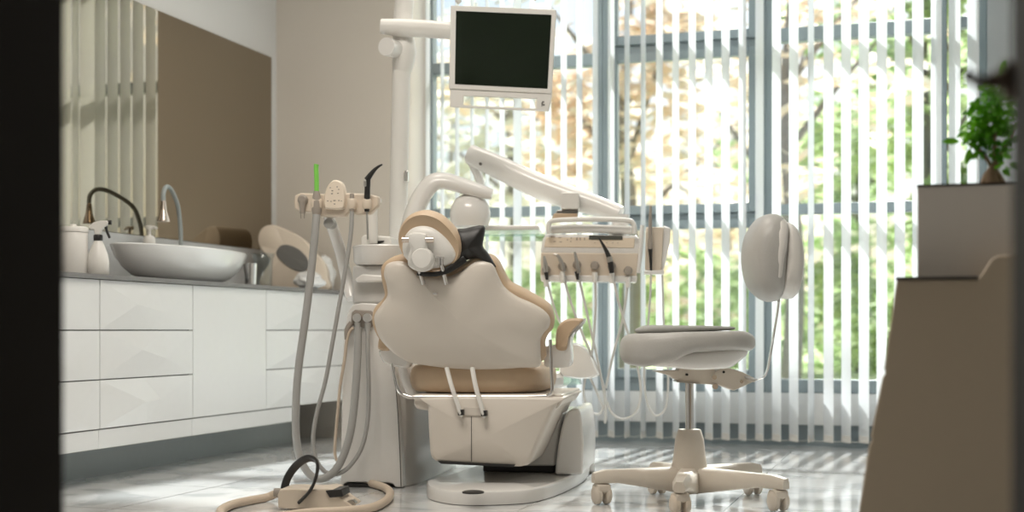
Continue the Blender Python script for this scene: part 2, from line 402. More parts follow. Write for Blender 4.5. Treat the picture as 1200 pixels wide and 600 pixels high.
# soap dispenser
fr = Fr(on_counter(175, -3.19), TH); fr2 = fr
t = thing('soap_dispenser', 'white pump soap bottle standing behind the basin next to the tap', 'soap dispenser', fr)
k = 1
b = B(); lathe(b, [(.030, 0), (.034, .006), (.034, .12), (.026, .148), (.014, .158)]); obj('bottle', b, clear_mat('clear_green_plastic', (.72, .85, .78), .1, 1.3), t)
b = B(); lathe(b, [(.016, .160), (.026, .164), (.026, .192), (.018, .205), (.007, .208), (.006, .236)]); obj('pump_collar', b, white_sat, t)
b = B(); lathe(b, [(.016, .234), (.018, .246), (.010, .250)]); tube(b, [(0, 0, .243), (.02, 0, .243), (.034, 0, .236)], [.006, .006, .005], n=8); obj('pump_nozzle', b, white_sat, t)
# soap dish with brown soap near the rim at the back
fr = Fr(on_counter(192, -3.19), TH)
t = thing('soap_box', 'small brown topped box behind the basin between dispenser and tap', 'box', fr)
b = B(); bx(b, -.034, .034, -.024, .024, 0, .128); obj('body', b, white_sat, t, bevel=.004)
b = B(); bx(b, -.036, .036, -.026, .026, .128, .146); obj('lid', b, mat('tan_lid', (.55, .34, .18), .5), t, bevel=.003)
# metal cup
fr = Fr(on_counter(293, -2.88), TH)
t = tag(obj('steel_tumbler', (lambda b: (lathe(b, [(.024, 0), (.027, .002), (.031, .095), (.0315, .098), (.029, .098), (.025, .006), (0, .005)]), b)[1])(B()), chrome), 'small shiny steel tumbler beside the right end of the basin', 'tumbler')
t.location = fr.loc
fr = Fr(on_counter(308, -2.97), TH)
t = tag(obj('glass_jar', (lambda b: (lathe(b, [(.040, 0), (.043, .004), (.046, .13), (.054, .155), (.055, .16), (.050, .158), (.042, .13), (.039, .010), (0, .008)]), b)[1])(B()), clear_mat('clear_glass', (.90, .92, .92), .05, 1.4)), 'clear glass jar between steel tumbler and beige machine', 'jar')
t.location = fr.loc
# beige machine with grey oval window
fr = Fr(W0.px_(350, 338, -2.98) * 1, 0); fr = Fr((-3.0, Yat(348, -3.0), CT), TH+math.radians(4))
t = thing('sterilizer', 'slanted beige tabletop machine with a dark grey oval window', 'machine', fr)
OUT = [(306, 336), (316, 306), (305, 292), (302, 278), (307, 267), (318, 263), (332, 267), (352, 277), (366, 291), (380, 308), (384, 324), (380, 341)]
P = catmull([fr.p(x, y, -.10) for x, y in OUT], 5, True)
b = B(); dome(b, P, [(.0, 0), (.93, 0), (.985, .006), (1, .02), (1, .20), (.97, .215), (0, .215)], (0, 1, 0)); obj('casing', b, beige_p, t)
ov = [(324, 295), (329, 288), (338, 287), (350, 292), (359, 301), (362, 311), (357, 318), (346, 317), (334, 310), (326, 302)]
P = catmull([fr.p(x, y, -.102) for x, y in ov], 5, True)
b = B(); dome(b, P, [(0, .02), (1, .02), (1, 0), (.94, -.004), (0, -.004)], (0, 1, 0)); obj('oval_window', b, oval_m, t)
# white plastic bag / flask right of the machine
def lump(name, label, cat, m, px, py0, py1, pw, X, seed):
    fr = Fr((X, Yat(px, X), CT), TH); z = (fr.loc-CAM).dot(FW); h = (py0-py1)/FPX*z; w = pw/FPX*z/2
    b = B(); bmesh.ops.create_icosphere(b, subdivisions=4, radius=1); r = random.Random(seed); from mathutils import noise
    for v in b.verts:
        n = noise.noise(v.co*2.1+Vector((seed, 0, 0))); q = v.co*(1+.28*n)
        v.co = Vector((q.x*w, q.y*w*.8, max(0, (q.z*.5+.42)*h)))
    o = obj(name, b, m); o.location = fr.loc; o.rotation_euler = (0, 0, TH); return tag(o, label, cat)
bagm = mat('crumpled_white_plastic', (.76, .76, .75), .3)
lump('plastic_bag', 'crumpled white plastic bag on the worktop right of the beige machine', 'bag', bagm, 377, 344, 300, 30, -2.93, 3)
lump('tissue', 'small white crumpled tissue at the worktop edge behind the grey hose', 'tissue', bagm, 362, 340, 318, 34, -2.84, 5)

# ------------------------------------------------------------------ DENTAL CHAIR
C0 = CAM + (FW + RT*((582-600)/FPX))*4.62; C0.z = 0
C = Fr(C0, math.radians(8)); ch = thing('dental_chair', 'beige and white dental chair seen from behind in the middle of the room', 'dental chair', C)
Y = (0, 1, 0)
# base plate (floor outline traced)
o1 = []
for px, py in ((500, 578), (503, 585), (520, 590), (545, 592.5), (590, 592), (625, 589), (655, 580), (682, 566), (692, 553)):
    q = C.p(px, py); dd = C.I.to_3x3() @ ray(px, py); oo = C.I @ CAM; tt = -oo.z/dd.z; o1.append(oo+dd*tt)
ymax = .62
P = catmull([Vector((p.x, p.y, 0)) for p in o1], 5); P += [Vector((o1[-1].x+.02, ymax, 0)), Vector((o1[0].x+.10, ymax, 0)), Vector((o1[0].x+.03, .02, 0))]
P = [Vector(p) for p in P]
b = B(); dome(b, P, [(0, .002), (1, .002), (1.0, .034), (.985, .042), (.95, .046), (0, .048)], (0, 0, 1)); obj('base_plate', b, white_gloss, ch, smooth=30)
dd = C.I.to_3x3() @ ray(553, 578); oo = C.I @ CAM; q = oo+dd*((.048-oo.z)/dd.z)
b = B(); lathe(b, [(.034, 0), (.034, .004), (.028, .006)], (q.x, q.y+.02, .0465)); obj('bolt_cover', b, black_p, ch)
# rear fin (lift column cover)
fin = [(650.5, 556), (653, 530), (657, 505), (664, 485), (672, 479), (679, 481), (682, 495), (684, 520), (683, 556)]
P = catmull([C.p(x, y, .08) for x, y in fin[:-1]], 3)+[C.p(*fin[-1], .08)]
for p in P: p.z = max(p.z, .046)
b = B(); prism(b, P, (0, .42, 0)); obj('column_cover', b, white_gloss, ch, bevel=.008, seg=3)
# lift arm block between housing and column
P = [C.p(x, y, .12) for x, y in ((600, 546), (650, 546), (654, 515), (660, 484), (598, 484))]
b = B(); prism(b, P, (0, .40, 0)); obj('lift_arm', b, white_gloss, ch, bevel=.006)
b = B(); a0, a1 = C.p(566, 556, .16), C.p(650, 545, .16); bx(b, a0.x, a1.x, .16, .5, .047, a1.z+.03); obj('gap_shade', b, black_p, ch, bevel=.004)  # black block standing in for the shade in the gap under the arm
# seat housing
HY = -.20
hs = [(499, 474), (500, 500), (502, 530), (506, 539), (516, 542), (560, 545), (600, 547.5), (612, 547), (621, 542), (634, 515), (646, 488), (654, 472), (652, 464), (500, 464)]
P = [C.p(x, y, HY) for x, y in hs]; cc = sum(P, Vector())/len(P)
b = B(); dome(b, catmull(P[:13]+[P[13]], 4, True), [(0, -.004), (.9, -.002), (.97, .006), (1, .035), (1.0, .30), (1.0, .46), (0, .46)], Y); obj('seat_housing', b, shell_m, ch, smooth=50)
fl = [(485, 462), (485, 474), (488, 479), (499, 481), (645, 481), (654, 478), (659, 470), (660, 462)]
P = [C.p(x, y, HY+.02) for x, y in fl]
b = B(); prism(b, P, (0, .50, 0)); obj('housing_rim', b, shell_m, ch, bevel=.006, seg=3)
P = [C.p(x, y, HY-.006) for x, y in ((513, 540.5), (517, 543.5), (601, 547.5), (604, 544.5), (560, 543))]
b = B(); prism(b, P, (0, .03, 0)); obj('vent_strip', b, black_p, ch)
b = B(); P = [C.p(x, y, HY-.007) for x, y in ((543, 477), (568, 477.5), (569, 487), (543, 486.5))]; prism(b, P, (0, .03, 0)); obj('bracket_plate', b, shell_m, ch, bevel=.001)
b = B(); P0 = C.p(552.4, 488, HY-.0045); P1 = C.p(552.8, 541, HY-.0045); bx(b, P0.x-.0012, P0.x+.0012, P0.y-.0003, P0.y+.01, P1.z, P0.z); obj('panel_seam', b, ink, ch)
# seat cushion
def cushion(P, thick, n, edge=.45):
    """rounded pad: outline P, grows along n by thick"""
    T = thick; b = B(); R = []
    for i in range(9):
        a = -PI/2+PI*i/8; R.append((1-edge*.12*(1-math.cos(a)), T/2+T/2*math.sin(a)))
    R = [(.0, 0), (.6, 0)]+R+[(.6, T*1.0), (0, T*1.0)]
    dome(b, P, R, n); return b
L_, R_ = C.p(487, 445, .06), C.p(646, 445, .06)
zc0, zc1 = C.p(560, 461, -.16).z, C.p(560, 428, -.16).z
xs = (L_.x+R_.x)/2; hw = (R_.x-L_.x)/2
b = B(); N = 48; Rr = []
def superel(a, e): return math.copysign(abs(math.cos(a))**e, math.cos(a)), math.copysign(abs(math.sin(a))**e, math.sin(a))
for i in range(13):
    ph = -PI/2+PI*i/12; cz, sz = superel(ph, .8); ring = []
    for j in range(N):
        cx, sy = superel(2*PI*j/N, .5)
        x = xs+hw*(.84+.16*cz)*cx if i not in (0, 12) else xs+hw*.8*cx; y = .10+.26*(.86+.14*cz)*sy
        z = (zc0+zc1)/2+(zc1-zc0)/2*sz + (.010*(1-cx*cx) if i > 7 else 0)
        ring.append(b.verts.new((x, y, z)))
    Rr.append(ring)
for A_, B_ in zip(Rr, Rr[1:]):
    for j in range(N): b.faces.new((A_[j], A_[(j+1) % N], B_[(j+1) % N], B_[j]))
b.faces.new(Rr[0][::-1]); b.faces.new(Rr[-1]); obj('seat_cushion', b, beige_l, ch, smooth=60)
# under-seat chrome frame
z0 = C.p(560, 464, -.2).z
pts = [C.p(459, 426, -.19), C.p(463, 445, -.19), C.p(468, 459, -.19), C.p(478, 465, -.19), C.p(490, 465.5, -.19), C.p(560, 465.5, -.19), C.p(630, 465, -.19), C.p(643, 463, -.19), C.p(647, 455, -.19), C.p(646, 430, -.19), C.p(645, 398, -.19)]
b = B(); tube(b, pts, .0038, n=8, sm=5, flat=(1.5, .8)); obj('seat_frame', b, chrome, ch)
# leg rest stretching away towards the window, with clear cover
b = B(); P = [(xs-.20, .34), (xs+.20, .34), (xs+.205, .7), (xs+.19, 1.05), (xs+.10, 1.12), (xs-.10, 1.12), (xs-.19, 1.05), (xs-.205, .7)]
P3 = catmull([Vector((x, y, .33-.02*(y-.34))) for x, y in P], 4, True)
dome(b, P3, [(0, 0), (.9, 0), (1, .02), (1, .045), (.93, .06), (0, .066)], (0, 0, 1)); obj('leg_rest', b, white_l, ch)
P3 = catmull([Vector((x*1.0, y, .395-.02*(y-.34))) for x, y in P if y > .5], 4, True)
b = B(); dome(b, P3, [(0, 0), (1.06, -.01), (1.10, -.05), (1.13, -.052), (1.08, .006), (0, .012)], (0, 0, 1)); obj('protective_cover', b, clear_mat('clear_green_cover', (.84, .93, .88), .08, 1.5), ch)
P = [C.p(x, y, .55) for x, y in ((655, 438), (658, 418), (664, 406), (674, 402), (685, 408), (693, 419), (699, 432), (701, 440), (688, 444), (668, 443))]
b = B(); dome(b, catmull(P, 4, True), [(0, 0), (.9, 0), (1, .015), (1, .06), (.9, .075), (0, .075)], Y); obj('side_cover', b, white_gloss, ch)
# backrest  (top leans towards the camera)
K = -.30; ZB = C.p(540, 432, -.17).z; YBK = -.17
def bp(px, py, dy=0): return C.p(px, py, YBK+dy, K, ZB)
nb = Vector((0, 1, -K)).normalized(); nb = Vector((0, 1, .30)).normalized()
sh = [(463, 307), (475, 309), (487, 318), (505, 325), (525, 325), (542, 317), (556, 308), (568, 306), (577, 311), (583, 324), (591, 338), (606, 349), (624, 357), (637, 365), (644, 374), (643, 384), (637, 391), (633, 400), (633, 415), (632, 430), (610, 432), (570, 434), (535, 433), (505, 430), (478, 425), (462, 416), (452, 407), (444, 397), (439, 383), (438, 370), (446, 358), (453, 347), (452, 334), (449, 322), (452, 311)]
P = catmull([bp(x, y) for x, y in sh], 4, True); cen = bp(545, 378)
b = B(); dome(b, P, [(0, -.030), (.3, -.029), (.6, -.024), (.82, -.016), (.93, -.009), (.98, -.002), (1, .010), (.99, .022), (0, .024)], nb, cen)
obj('backrest_shell', b, shell_m, ch, smooth=60)
pd = [(458, 304), (473, 301), (486, 308), (505, 318), (525, 320), (541, 311), (556, 303), (570, 301), (581, 307), (589, 322), (597, 334), (612, 342), (630, 352), (643, 361), (648, 373), (647, 386), (641, 394), (637, 404), (636, 424), (600, 428), (545, 429), (490, 424), (462, 412), (447, 402), (436, 382), (437, 364), (446, 354), (450, 345), (447, 330), (446, 314)]
P = catmull([bp(x, y, .03) for x, y in pd], 4, True)
b = B(); dome(b, P, [(0, -.010), (.95, -.010), (.985, -.004), (1.0, .012), (1.005, .03), (.99, .055), (.95, .075), (.85, .085), (.5, .075), (0, .07)], nb, bp(545, 378, .03)); obj('backrest_cushion', b, beige_l, ch, smooth=60)
b = B(); q = bp(512, 344.5); lathe(b, [(.008, -.002), (.008, .012)], (q.x, q.y-.026, q.z), 'Y', 16, 1, .5); obj('shell_screw', b, chrome, ch)
# slanted support bars under the backrest
for a_, m_, e_ in (((523.5, 431), (530, 455), (540, 484)), ((553.5, 431), (558, 455), (567, 485))):
    b = B(); tube(b, [C.p(*a_, -.19), C.p(*m_, -.215), C.p(e_[0], e_[1], -.222), C.p(e_[0]+1, e_[1]+1, -.20)], .0085, n=10, sm=5, flat=(1, .6)); obj('support_bar', b, white_sat, ch)
    b = B(); q = C.p(e_[0], e_[1]-1, -.224); bx(b, q.x-.009, q.x+.009, q.y-.003, q.y+.02, q.z-.010, q.z+.008); obj('bar_slot', b, black_p, ch)
# headrest
HYc = YBK-.125
hc = [(466, 283), (469, 266), (480, 254), (496, 250), (513, 255), (528, 268), (538, 284), (539, 299), (531, 311), (516, 317), (500, 317), (483, 310), (471, 298)]
hp_ = lambda px, py, dy=0: C.p(px, py, HYc+dy, -.25, .8)
P = catmull([hp_(x, y) for x, y in hc], 4, True)
b = B(); dome(b, P, [(0, 0), (.85, .0), (.95, -.004), (1.0, .010), (1.02, .035), (.99, .06), (.9, .075), (.6, .08), (0, .078)], nb, hp_(503, 284)); obj('headrest_cushion', b, beige_l, ch, smooth=60)
hs_ = [(471, 294), (473, 280), (481, 269), (494, 265), (508, 268), (522, 279), (531, 291), (534, 301), (528, 309), (515, 314), (500, 315), (484, 310), (475, 303)]
P = catmull([hp_(x, y, -.004) for x, y in hs_], 4, True)
b = B(); dome(b, P, [(0, -.022), (.4, -.021), (.75, -.014), (.93, -.006), (1, .004), (1, .012), (0, .012)], nb, hp_(502, 290, -.004)); hsh = obj('headrest_shell', b, white_sat, ch, smooth=60)
b = B(); a_, e_ = hp_(471.5, 281, -.034), hp_(508, 281, -.034); tube(b, [a_, e_], .0095, n=16, sm=1); obj('hinge_pin', b, bronze, hsh)
P = [hp_(x, y, -.030) for x, y in ((479, 275), (499, 275), (501, 289), (506, 297), (510, 305), (507, 314), (497, 318), (487, 316), (479, 310), (479, 300), (481, 290))]
b = B(); dome(b, catmull(P, 3, True), [(0, -.016), (.8, -.016), (1, -.008), (1, .02), (0, .02)], nb); obj('hinge_bracket', b, white_sat, hsh)
b = B(); q = hp_(495, 303, -.045); lathe(b, [(0, -.014), (.030, -.012), (.036, -.004), (.036, .02)], (q.x, q.y, q.z), 'Y', 28); obj('lock_knob', b, white_sat, hsh)
b = B(); q = hp_(516, 307, -.036); lathe(b, [(.010, -.012), (.010, .012)], (q.x, q.y, q.z), 'Z', 16); bx(b, q.x-.014, q.x+.010, q.y-.008, q.y+.02, q.z+.01, q.z+.017); obj('release_lever', b, chrome, hsh)
for xa, ya, xb, yb_ in ((489, 308, 496, 333), (517, 308, 523, 333)):
    b = B(); tube(b, [hp_(xa, ya, -.012), bp(xb, yb_, -.030)], .0075, n=12, sm=1); obj('headrest_rod', b, chrome, ch)
# armrests
def arm(pad, white, yy, tiltk=0):
    P = catmull([C.p(x, y, yy) for x, y in white], 4, True)
    b = B(); dome(b, P, [(0, -.004), (.85, -.004), (1, .006), (1, .05), (.92, .07), (0, .07)], Y); a = obj('armrest', b, white_gloss, ch)
    P = catmull([C.p(x, y, yy-.012) for x, y in pad], 4, True)
    b = B(); dome(b, P, [(0, -.004), (.8, -.004), (1, .008), (1, .05), (0, .055)], Y); obj('armrest_pad', b, beige_l, a)
arm([(652, 409), (651, 396), (653, 384), (660, 376), (670, 373), (680, 373), (683, 375), (678, 380), (671, 387), (666, 397), (663, 410)],
    [(636, 407), (650, 406), (656, 404), (660, 384), (672, 376), (684, 373), (684, 377), (675, 383), (671, 392), (669, 402), (670, 418), (668, 428), (658, 431), (640, 430), (637, 422)], -.10)
arm([(443, 409), (443, 399), (446, 391), (452, 389), (457, 394), (457, 404), (455, 411)],
    [(444, 411), (455, 408), (463, 408), (468, 414), (476, 416), (480, 424), (476, 431), (462, 429), (450, 425), (445, 418)], -.16)
# left arm link
b = B(); tube(b, [C.p(470, 420, -.12), C.p(474, 440, -.12), C.p(480, 458, -.12), C.p(488, 464, -.10)], .011, n=8, sm=5, flat=(1.3, .7)); obj('arm_link', b, white_gloss, ch)
# black pillow slung over the headrest (own thing)
pw = thing('neck_pillow', 'black leatherette neck pillow strapped behind the headrest', 'pillow', C)
P = catmull([C.p(x, y, -.262) for x, y in ((532, 271), (545, 267), (566, 264), (566.5, 277), (565, 288), (571, 296), (579, 309), (580, 313), (572, 310), (560, 303), (548, 304), (536, 309), (524, 316), (515, 316), (528, 300))], 3, True)
b = B(); dome(b, P, [(0, -.022), (.35, -.020), (.7, -.010), (.9, 0), (1, .014), (.93, .028), (.7, .04), (0, .05)], Y, C.p(549, 291, -.262)); obj('cushion', b, black_f, pw, smooth=60)
b = B(); tube(b, [C.p(489, 320.5, -.292), C.p(500, 321.5, -.30), C.p(515, 320.5, -.298), C.p(527, 315, -.29), C.p(545, 303, -.275)], [.007, .008, .008, .012, .012], n=10, sm=5, flat=(.45, 1)); obj('strap', b, black_f, pw)

# ------------------------------------------------------------------ DENTAL UNIT (tower left of the chair)
U0 = CAM + (FW + RT*((436-600)/FPX))*4.85; U0.z = 0
U = Fr(U0, math.radians(8)); du = thing('dental_unit', 'tall white dental unit tower with spittoon bowl left of the chair', 'dental unit', U)
UY = -.14
def upo(L, y=UY): return [U.p(px, py, y) for px, py in L]
# main column: outline lofted
P = upo([(399, 560), (400, 500), (401, 430), (403, 395), (407, 368), (413, 357), (424, 355), (444, 356), (453, 362), (458, 385), (463, 430), (467, 480), (471, 540), (472, 571), (463, 571), (460, 567), (455, 566), (407, 565), (403, 567), (401, 571), (398, 571)])
for p in P: p.z = max(p.z, .0)
b = B(); prism(b, P, (0, .36, 0)); obj('tower', b, white_gloss, du, bevel=.016, seg=3)
q0, q1 = U.p(466, 560, UY), U.p(474, 560, UY)
# long side cabinet
P = [Vector((q0.x-.02, -.10, .0)), Vector((q0.x+.015, -.10, 0)), Vector((q0.x+.045, .0, 0)), Vector((q0.x+.05, .45, 0)), Vector((q0.x+.05, .85, 0)), Vector((q0.x-.1, .85, 0)), Vector((q0.x-.1, -.05, 0))]
b = B(); dome(b, P, [(0, 0), (1.0, 0), (1, .36), (.97, .44), (.9, .47), (0, .48)], (0, 0, 1)); obj('side_cabinet', b, white_gloss, du, bevel=.01)
b = B(); pts = upo([(462, 430), (466, 480), (469, 540), (470, 571)], UY-.003); tube(b, pts, .0016, n=6, sm=3); obj('panel_seam', b, ink, du)
b = B(); pts = upo([(404, 571), (407, 566.5), (455, 567.5), (459, 571)], UY-.002); prism(b, pts, (0, .02, 0)); obj('opening_shade', b, black_p, du)  # black slab painting the shade inside the notch at the tower foot
# hose connector block
P = upo([(412, 366), (416, 363), (434, 364), (438, 367), (438, 380), (434, 384), (415, 383), (411, 379)], UY-.012)
b = B(); prism(b, P, (0, .03, 0)); cb = obj('connector_block', b, grip_m, du, bevel=.003)
for px in (418.5, 430.5):
    q = U.p(px, 372.5, UY-.022); b = B(); lathe(b, [(.0155, -.004), (.017, 0), (.017, .012), (.011, -.001)][:3], (q.x, q.y, q.z), 'Y', 20); obj('connector_ring', b, chrome, cb)
    b = B(); tube(b, [U.p(px+.5, 378, UY-.026), U.p(px+.5, 388, UY-.028)], .011, n=12, sm=1); obj('hose_socket', b, grey_hose, cb)
# neck
P = upo([(413, 356), (412, 333), (413, 311), (455, 311), (456, 356)], UY+.03)
b = B(); prism(b, P, (0, .24, 0)); obj('neck', b, mat('unit_grey_plastic', (.56, .55, .53), .35), du, bevel=.010, seg=3)
P = upo([(415, 327), (424, 321), (458, 323), (458, 330), (418, 331)], UY-.002)
b = B(); prism(b, P, (0, .2, 0)); obj('spittoon_ledge', b, white_gloss, du, bevel=.006)
b = B(); c_ = U.p(446, 300, UY+.10); lathe(b, [(.03, -.040), (.085, -.034), (.095, -.022), (.097, .024), (.099, .032), (.094, .036), (.088, .030), (.060, -.012), (.01, -.018)], (c_.x, c_.y, c_.z), 'Z', 40); obj('spittoon_bowl', b, white_gloss, du)
P = upo([(423, 289), (423, 278), (427, 275), (457, 277), (460, 288)], UY+.16)
b = B(); prism(b, P, (0, .12, 0)); lid = obj('water_cover', b, white_sat, du, bevel=.005)
b = B(); P = upo([(437, 282.5), (450, 282), (449, 284), (443, 286), (436, 284.5)], UY+.155); prism(b, P, (0, .01, 0)); obj('latch', b, black_p, lid)
b = B(); a_, e_ = U.p(436.5, 285, UY+.14), U.p(436.5, 237, UY+.14); tube(b, [a_, e_], .0185, n=18, sm=1); lathe(b, [(.020, 0), (.023, .004), (.023, .014), (.016, .020)], e_, 'Z', 20); bx(b, e_.x+.01, e_.x+.032, e_.y-.008, e_.y+.008, e_.z-.002, e_.z+.012); obj('water_spout', b, white_sat, du)
# assistant arm
b = B(); tube(b, [U.p(385, 252, UY+.02), U.p(388, 262, UY+.04), U.p(399, 295, UY+.10), U.p(407, 330, UY+.12), U.p(412, 350, UY+.10)], [.017, .020, .021, .021, .02], n=16, sm=5); obj('assistant_arm', b, white_gloss, du)
b = B(); q = U.p(386, 262, UY-.01); lathe(b, [(.018, -.01), (.0185, .03)], (q.x, q.y, q.z), 'Y', 20); obj('arm_joint', b, grey_hose, du)
# assistant console tray
P = upo([(344, 237), (345, 229), (352, 226), (375, 227), (405, 226), (432, 227), (443, 230), (443, 241), (433, 251), (418, 252), (408, 249), (404, 254), (374, 254), (369, 249), (352, 248), (345, 245)], UY-.04)
b = B(); prism(b, P, (0, .035, 0)); tray = obj('assistant_console', b, beige_p, du, bevel=.006, seg=3)
P = catmull(upo([(380, 243), (380, 230), (383, 219), (389, 212), (395, 211), (401, 215), (404, 226), (404, 240), (401, 245), (384, 245)], UY-.055), 4, True)
b = B(); dome(b, P, [(0, -.003), (.9, -.003), (1, .003), (1, .025), (0, .025)], Y); pad = obj('control_pad', b, mat('cream_pad', (.78, .68, .56), .45), tray)
b = B()
for px, py, w in ((387, 220, 1), (395, 219, 1), (397, 222, 1), (389.5, 223.5, 1.6), (389, 227, 1.8), (396, 226.5, 1.3), (384, 235.5, 1.2), (388, 236, 1), (392, 235, 2.2), (397, 235, 1.2), (400, 235.5, .8), (392, 239, 1.5)):
    q = U.p(px, py, UY-.0585); bx(b, q.x-w*.0018, q.x+w*.0018, q.y-.0006, q.y+.003, q.z-.0012, q.z+.0012)
obj('key_marks', b, ink, pad)
# empty holder at left, holders
b = B(); q = U.p(354.5, 234, UY-.05); tube(b, [U.p(354.5, 236, UY-.05), U.p(354.5, 250, UY-.05)], [.013, .009], n=12, sm=1); lathe(b, [(.012, -.006), (.018, 0), (.018, .012)], (q.x, q.y, q.z), 'Y', 18)
for px in (352.5, 356.5): tube(b, [U.p(px, 249, UY-.05), U.p(px, 256, UY-.05)], .0016, n=6, sm=1)
obj('holder', b, grip_m, tray)
for px, r in ((371, .017), (412.5, .013), (430, .013)):
    b = B(); a_ = U.p(px, 239, UY-.058); lathe(b, [(r, -.018), (r+.003, -.012), (r+.003, .012), (r, .018)], (a_.x, a_.y, a_.z), 'Z', 20); obj('holder', b, beige_p, tray)
# instruments in the assistant console
def instrument(name, label, cat, build, fr=U, group=None):
    t = thing(name, label, cat, fr, group=group); build(t); return t
def sx1(t):
    b = B(); tube(b, [U.p(371, 226, UY-.062), U.p(371, 210, UY-.062), U.p(370.5, 197, UY-.062), U.p(371, 192.5, UY-.062)], [.0085, .0085, .0085, .009], n=12, sm=3); obj('suction_tip', b, green_t, t, label='bright green suction tip')
    b = B(); tube(b, [U.p(371, 252, UY-.062), U.p(371, 246, UY-.062), U.p(371, 236, UY-.062), U.p(371, 224, UY-.062)], [.014, .017, .0165, .010], n=14, sm=3); obj('handle', b, grip_m, t)
    L = [(371, 250), (369, 275), (364, 325), (357, 380), (350, 430), (347, 470), (347, 512), (353, 540), (364, 557), (377, 561), (391, 553), (402, 535), (411, 505), (416, 465), (419, 420), (419.5, 385)]
    b = B(); n = len(L); tube(b, [U.p(x, y, UY-.062 + (-.08+.0*i if 0 < i < n-1 else 0)*math.sin(PI*i/(n-1)) + .03*i/(n-1)) for i, (x, y) in enumerate(L)], .0135, n=14, sm=6); obj('hose', b, grey_hose, t)
instrument('suction_tube', 'thick grey suction hose with a bright green tip in left holder', 'suction tube', sx1)
def sx2(t):
    b = B(); tube(b, [U.p(412.5, 248, UY-.062), U.p(412.5, 240, UY-.062), U.p(412.5, 227, UY-.062)], [.008, .011, .007], n=12, sm=3); obj('handle', b, grip_m, t)
    L = [(412.5, 246), (411, 275), (405, 315), (397, 360), (389, 405), (381, 448), (371, 485), (367, 512), (370, 537), (380, 552), (393, 556), (409, 547), (424, 524), (431, 490), (432, 450), (431, 410), (431, 386)]
    b = B(); n = len(L); tube(b, [U.p(x, y, UY-.062-.06*math.sin(PI*i/(n-1))+.03*i/(n-1)) for i, (x, y) in enumerate(L)], .0075, n=12, sm=6); obj('hose', b, grey_hose, t)
instrument('saliva_ejector', 'thin grey saliva hose hanging from the holder right of the control pad', 'suction tube', sx2)
def sx3(t):
    b = B(); tube(b, [U.p(430, 248, UY-.062), U.p(430, 238, UY-.062), U.p(430.5, 222, UY-.062), U.p(431, 211, UY-.062)], [.008, .011, .010, .010], n=12, sm=3); tube(b, [U.p(430, 211, UY-.062), U.p(434, 205, UY-.062), U.p(440, 198, UY-.062), U.p(445.5, 194, UY-.062), U.p(448, 193, UY-.062)], [.011, .009, .006, .0035, .003], n=10, sm=4); obj('handle', b, black_p, t)
    b = B(); q = U.p(428, 215, UY-.073); bx(b, q.x-.006, q.x+.004, q.y-.002, q.y+.01, q.z-.010, q.z+.012); obj('button', b, steel, t, bevel=.002)
    b = B(); tube(b, [U.p(430, 247, UY-.062), U.p(430.5, 262, UY-.05), U.p(431, 280, UY+.0)], .0035, n=8, sm=4); obj('hose', b, grey_hose, t)
instrument('air_syringe', 'black angled air and water syringe upright in the console right end', 'syringe', sx3)
# loose beige cable from the connector block
b = B(); L = [(414, 384), (409, 390), (406, 402), (404, 420), (399, 450), (396, 480), (393, 515), (392.5, 532), (396, 541), (401, 536)]
tube(b, [U.p(x, y, UY-.03) for x, y in L], .0055, n=10, sm=5); obj('drain_tube', b, beige_hose, du)
b = B(); tube(b, [U.p(412, 378, UY-.02), U.p(407, 386, UY-.026), U.p(406, 398, UY-.028)], [.009, .010, .007], n=10, sm=4); obj('tube_boot', b, grip_m, du)
# pole with elbow
PY = .42
b = B(); pz = lambda x, y: U.p(x, y, PY)
tube(b, [Vector((pz(466, 300).x, PY, .02)), pz(466, 300), pz(468, 190), pz(470.5, 80)], .035, n=24, sm=1)
pole = obj('lamp_pole', b, white_sat, du)
b = B(); tube(b, [pz(470, 84), pz(472, 76), pz(474, 60), pz(473, 46), pz(472.5, 20), pz(474, 0), pz(476, -60)], [.035, .042, .046, .042, .038, .037, .037], n=24, sm=4); obj('pole_head', b, white_sat, pole)
b = B(); tube(b, [U.p(452.5, 54.5, PY-.10), U.p(468, 59, PY)], .035, n=24, sm=1); obj('joint_knob', b, white_gloss, pole)
b = B(); tube(b, [U.p(447, 31, PY-.06), U.p(470, 32.5, PY-.055), U.p(500, 34, PY-.05), U.I @ wp(578, 40, 5.13)], [.029, .034, .034, .030], n=24, sm=1, ); obj('monitor_arm', b, white_sat, pole)
b = B(); q = pz(476, 207.5); bx(b, q.x-.003, q.x+.014, PY-.03, PY-.01, q.z-.022, q.z+.022); obj('clip', b, chrome, pole, bevel=.003)

# ------------------------------------------------------------------ MONITOR
T0 = wp(588, 70, 5.05); T = Fr((T0.x, T0.y, 0), TH-math.radians(3)); mo = thing('monitor', 'white framed dark screen monitor hanging on the swivel arm', 'monitor', T)
mo.location = T.loc; ny = 0
fo = [(528, 6), (652, 11), (646.5, 110), (526, 104)]
sc = [(534.5, 12.8), (646.3, 17.5), (641.6, 104), (533, 98.6)]
O = [T.p(x, y, 0) for x, y in fo]; I_ = [T.p(x, y, 0) for x, y in sc]
b = B(); prism(b, O, (0, .045, 0)); obj('casing', b, white_sat, mo, bevel=.004, seg=3)
b = B(); prism(b, [p+Vector((0, -.0015, 0)) for p in I_], (0, .01, 0)); scr = obj('screen', b, screen_m, mo, smooth=0)
hb = [(527, 105), (647, 110.5), (643, 130), (527, 125)]; hi = [(543.5, 112), (629, 115.5), (628, 127.2), (542.5, 123.2)]
H1 = [T.p(x, y, .004) for x, y in hb]; H2 = [T.p(x, y, .004) for x, y in hi]
b = B(); v1 = [b.verts.new(p) for p in H1]; v2 = [b.verts.new(p) for p in H2]; v3 = [b.verts.new(p+Vector((0, .02, 0))) for p in H1]; v4 = [b.verts.new(p+Vector((0, .02, 0))) for p in H2]
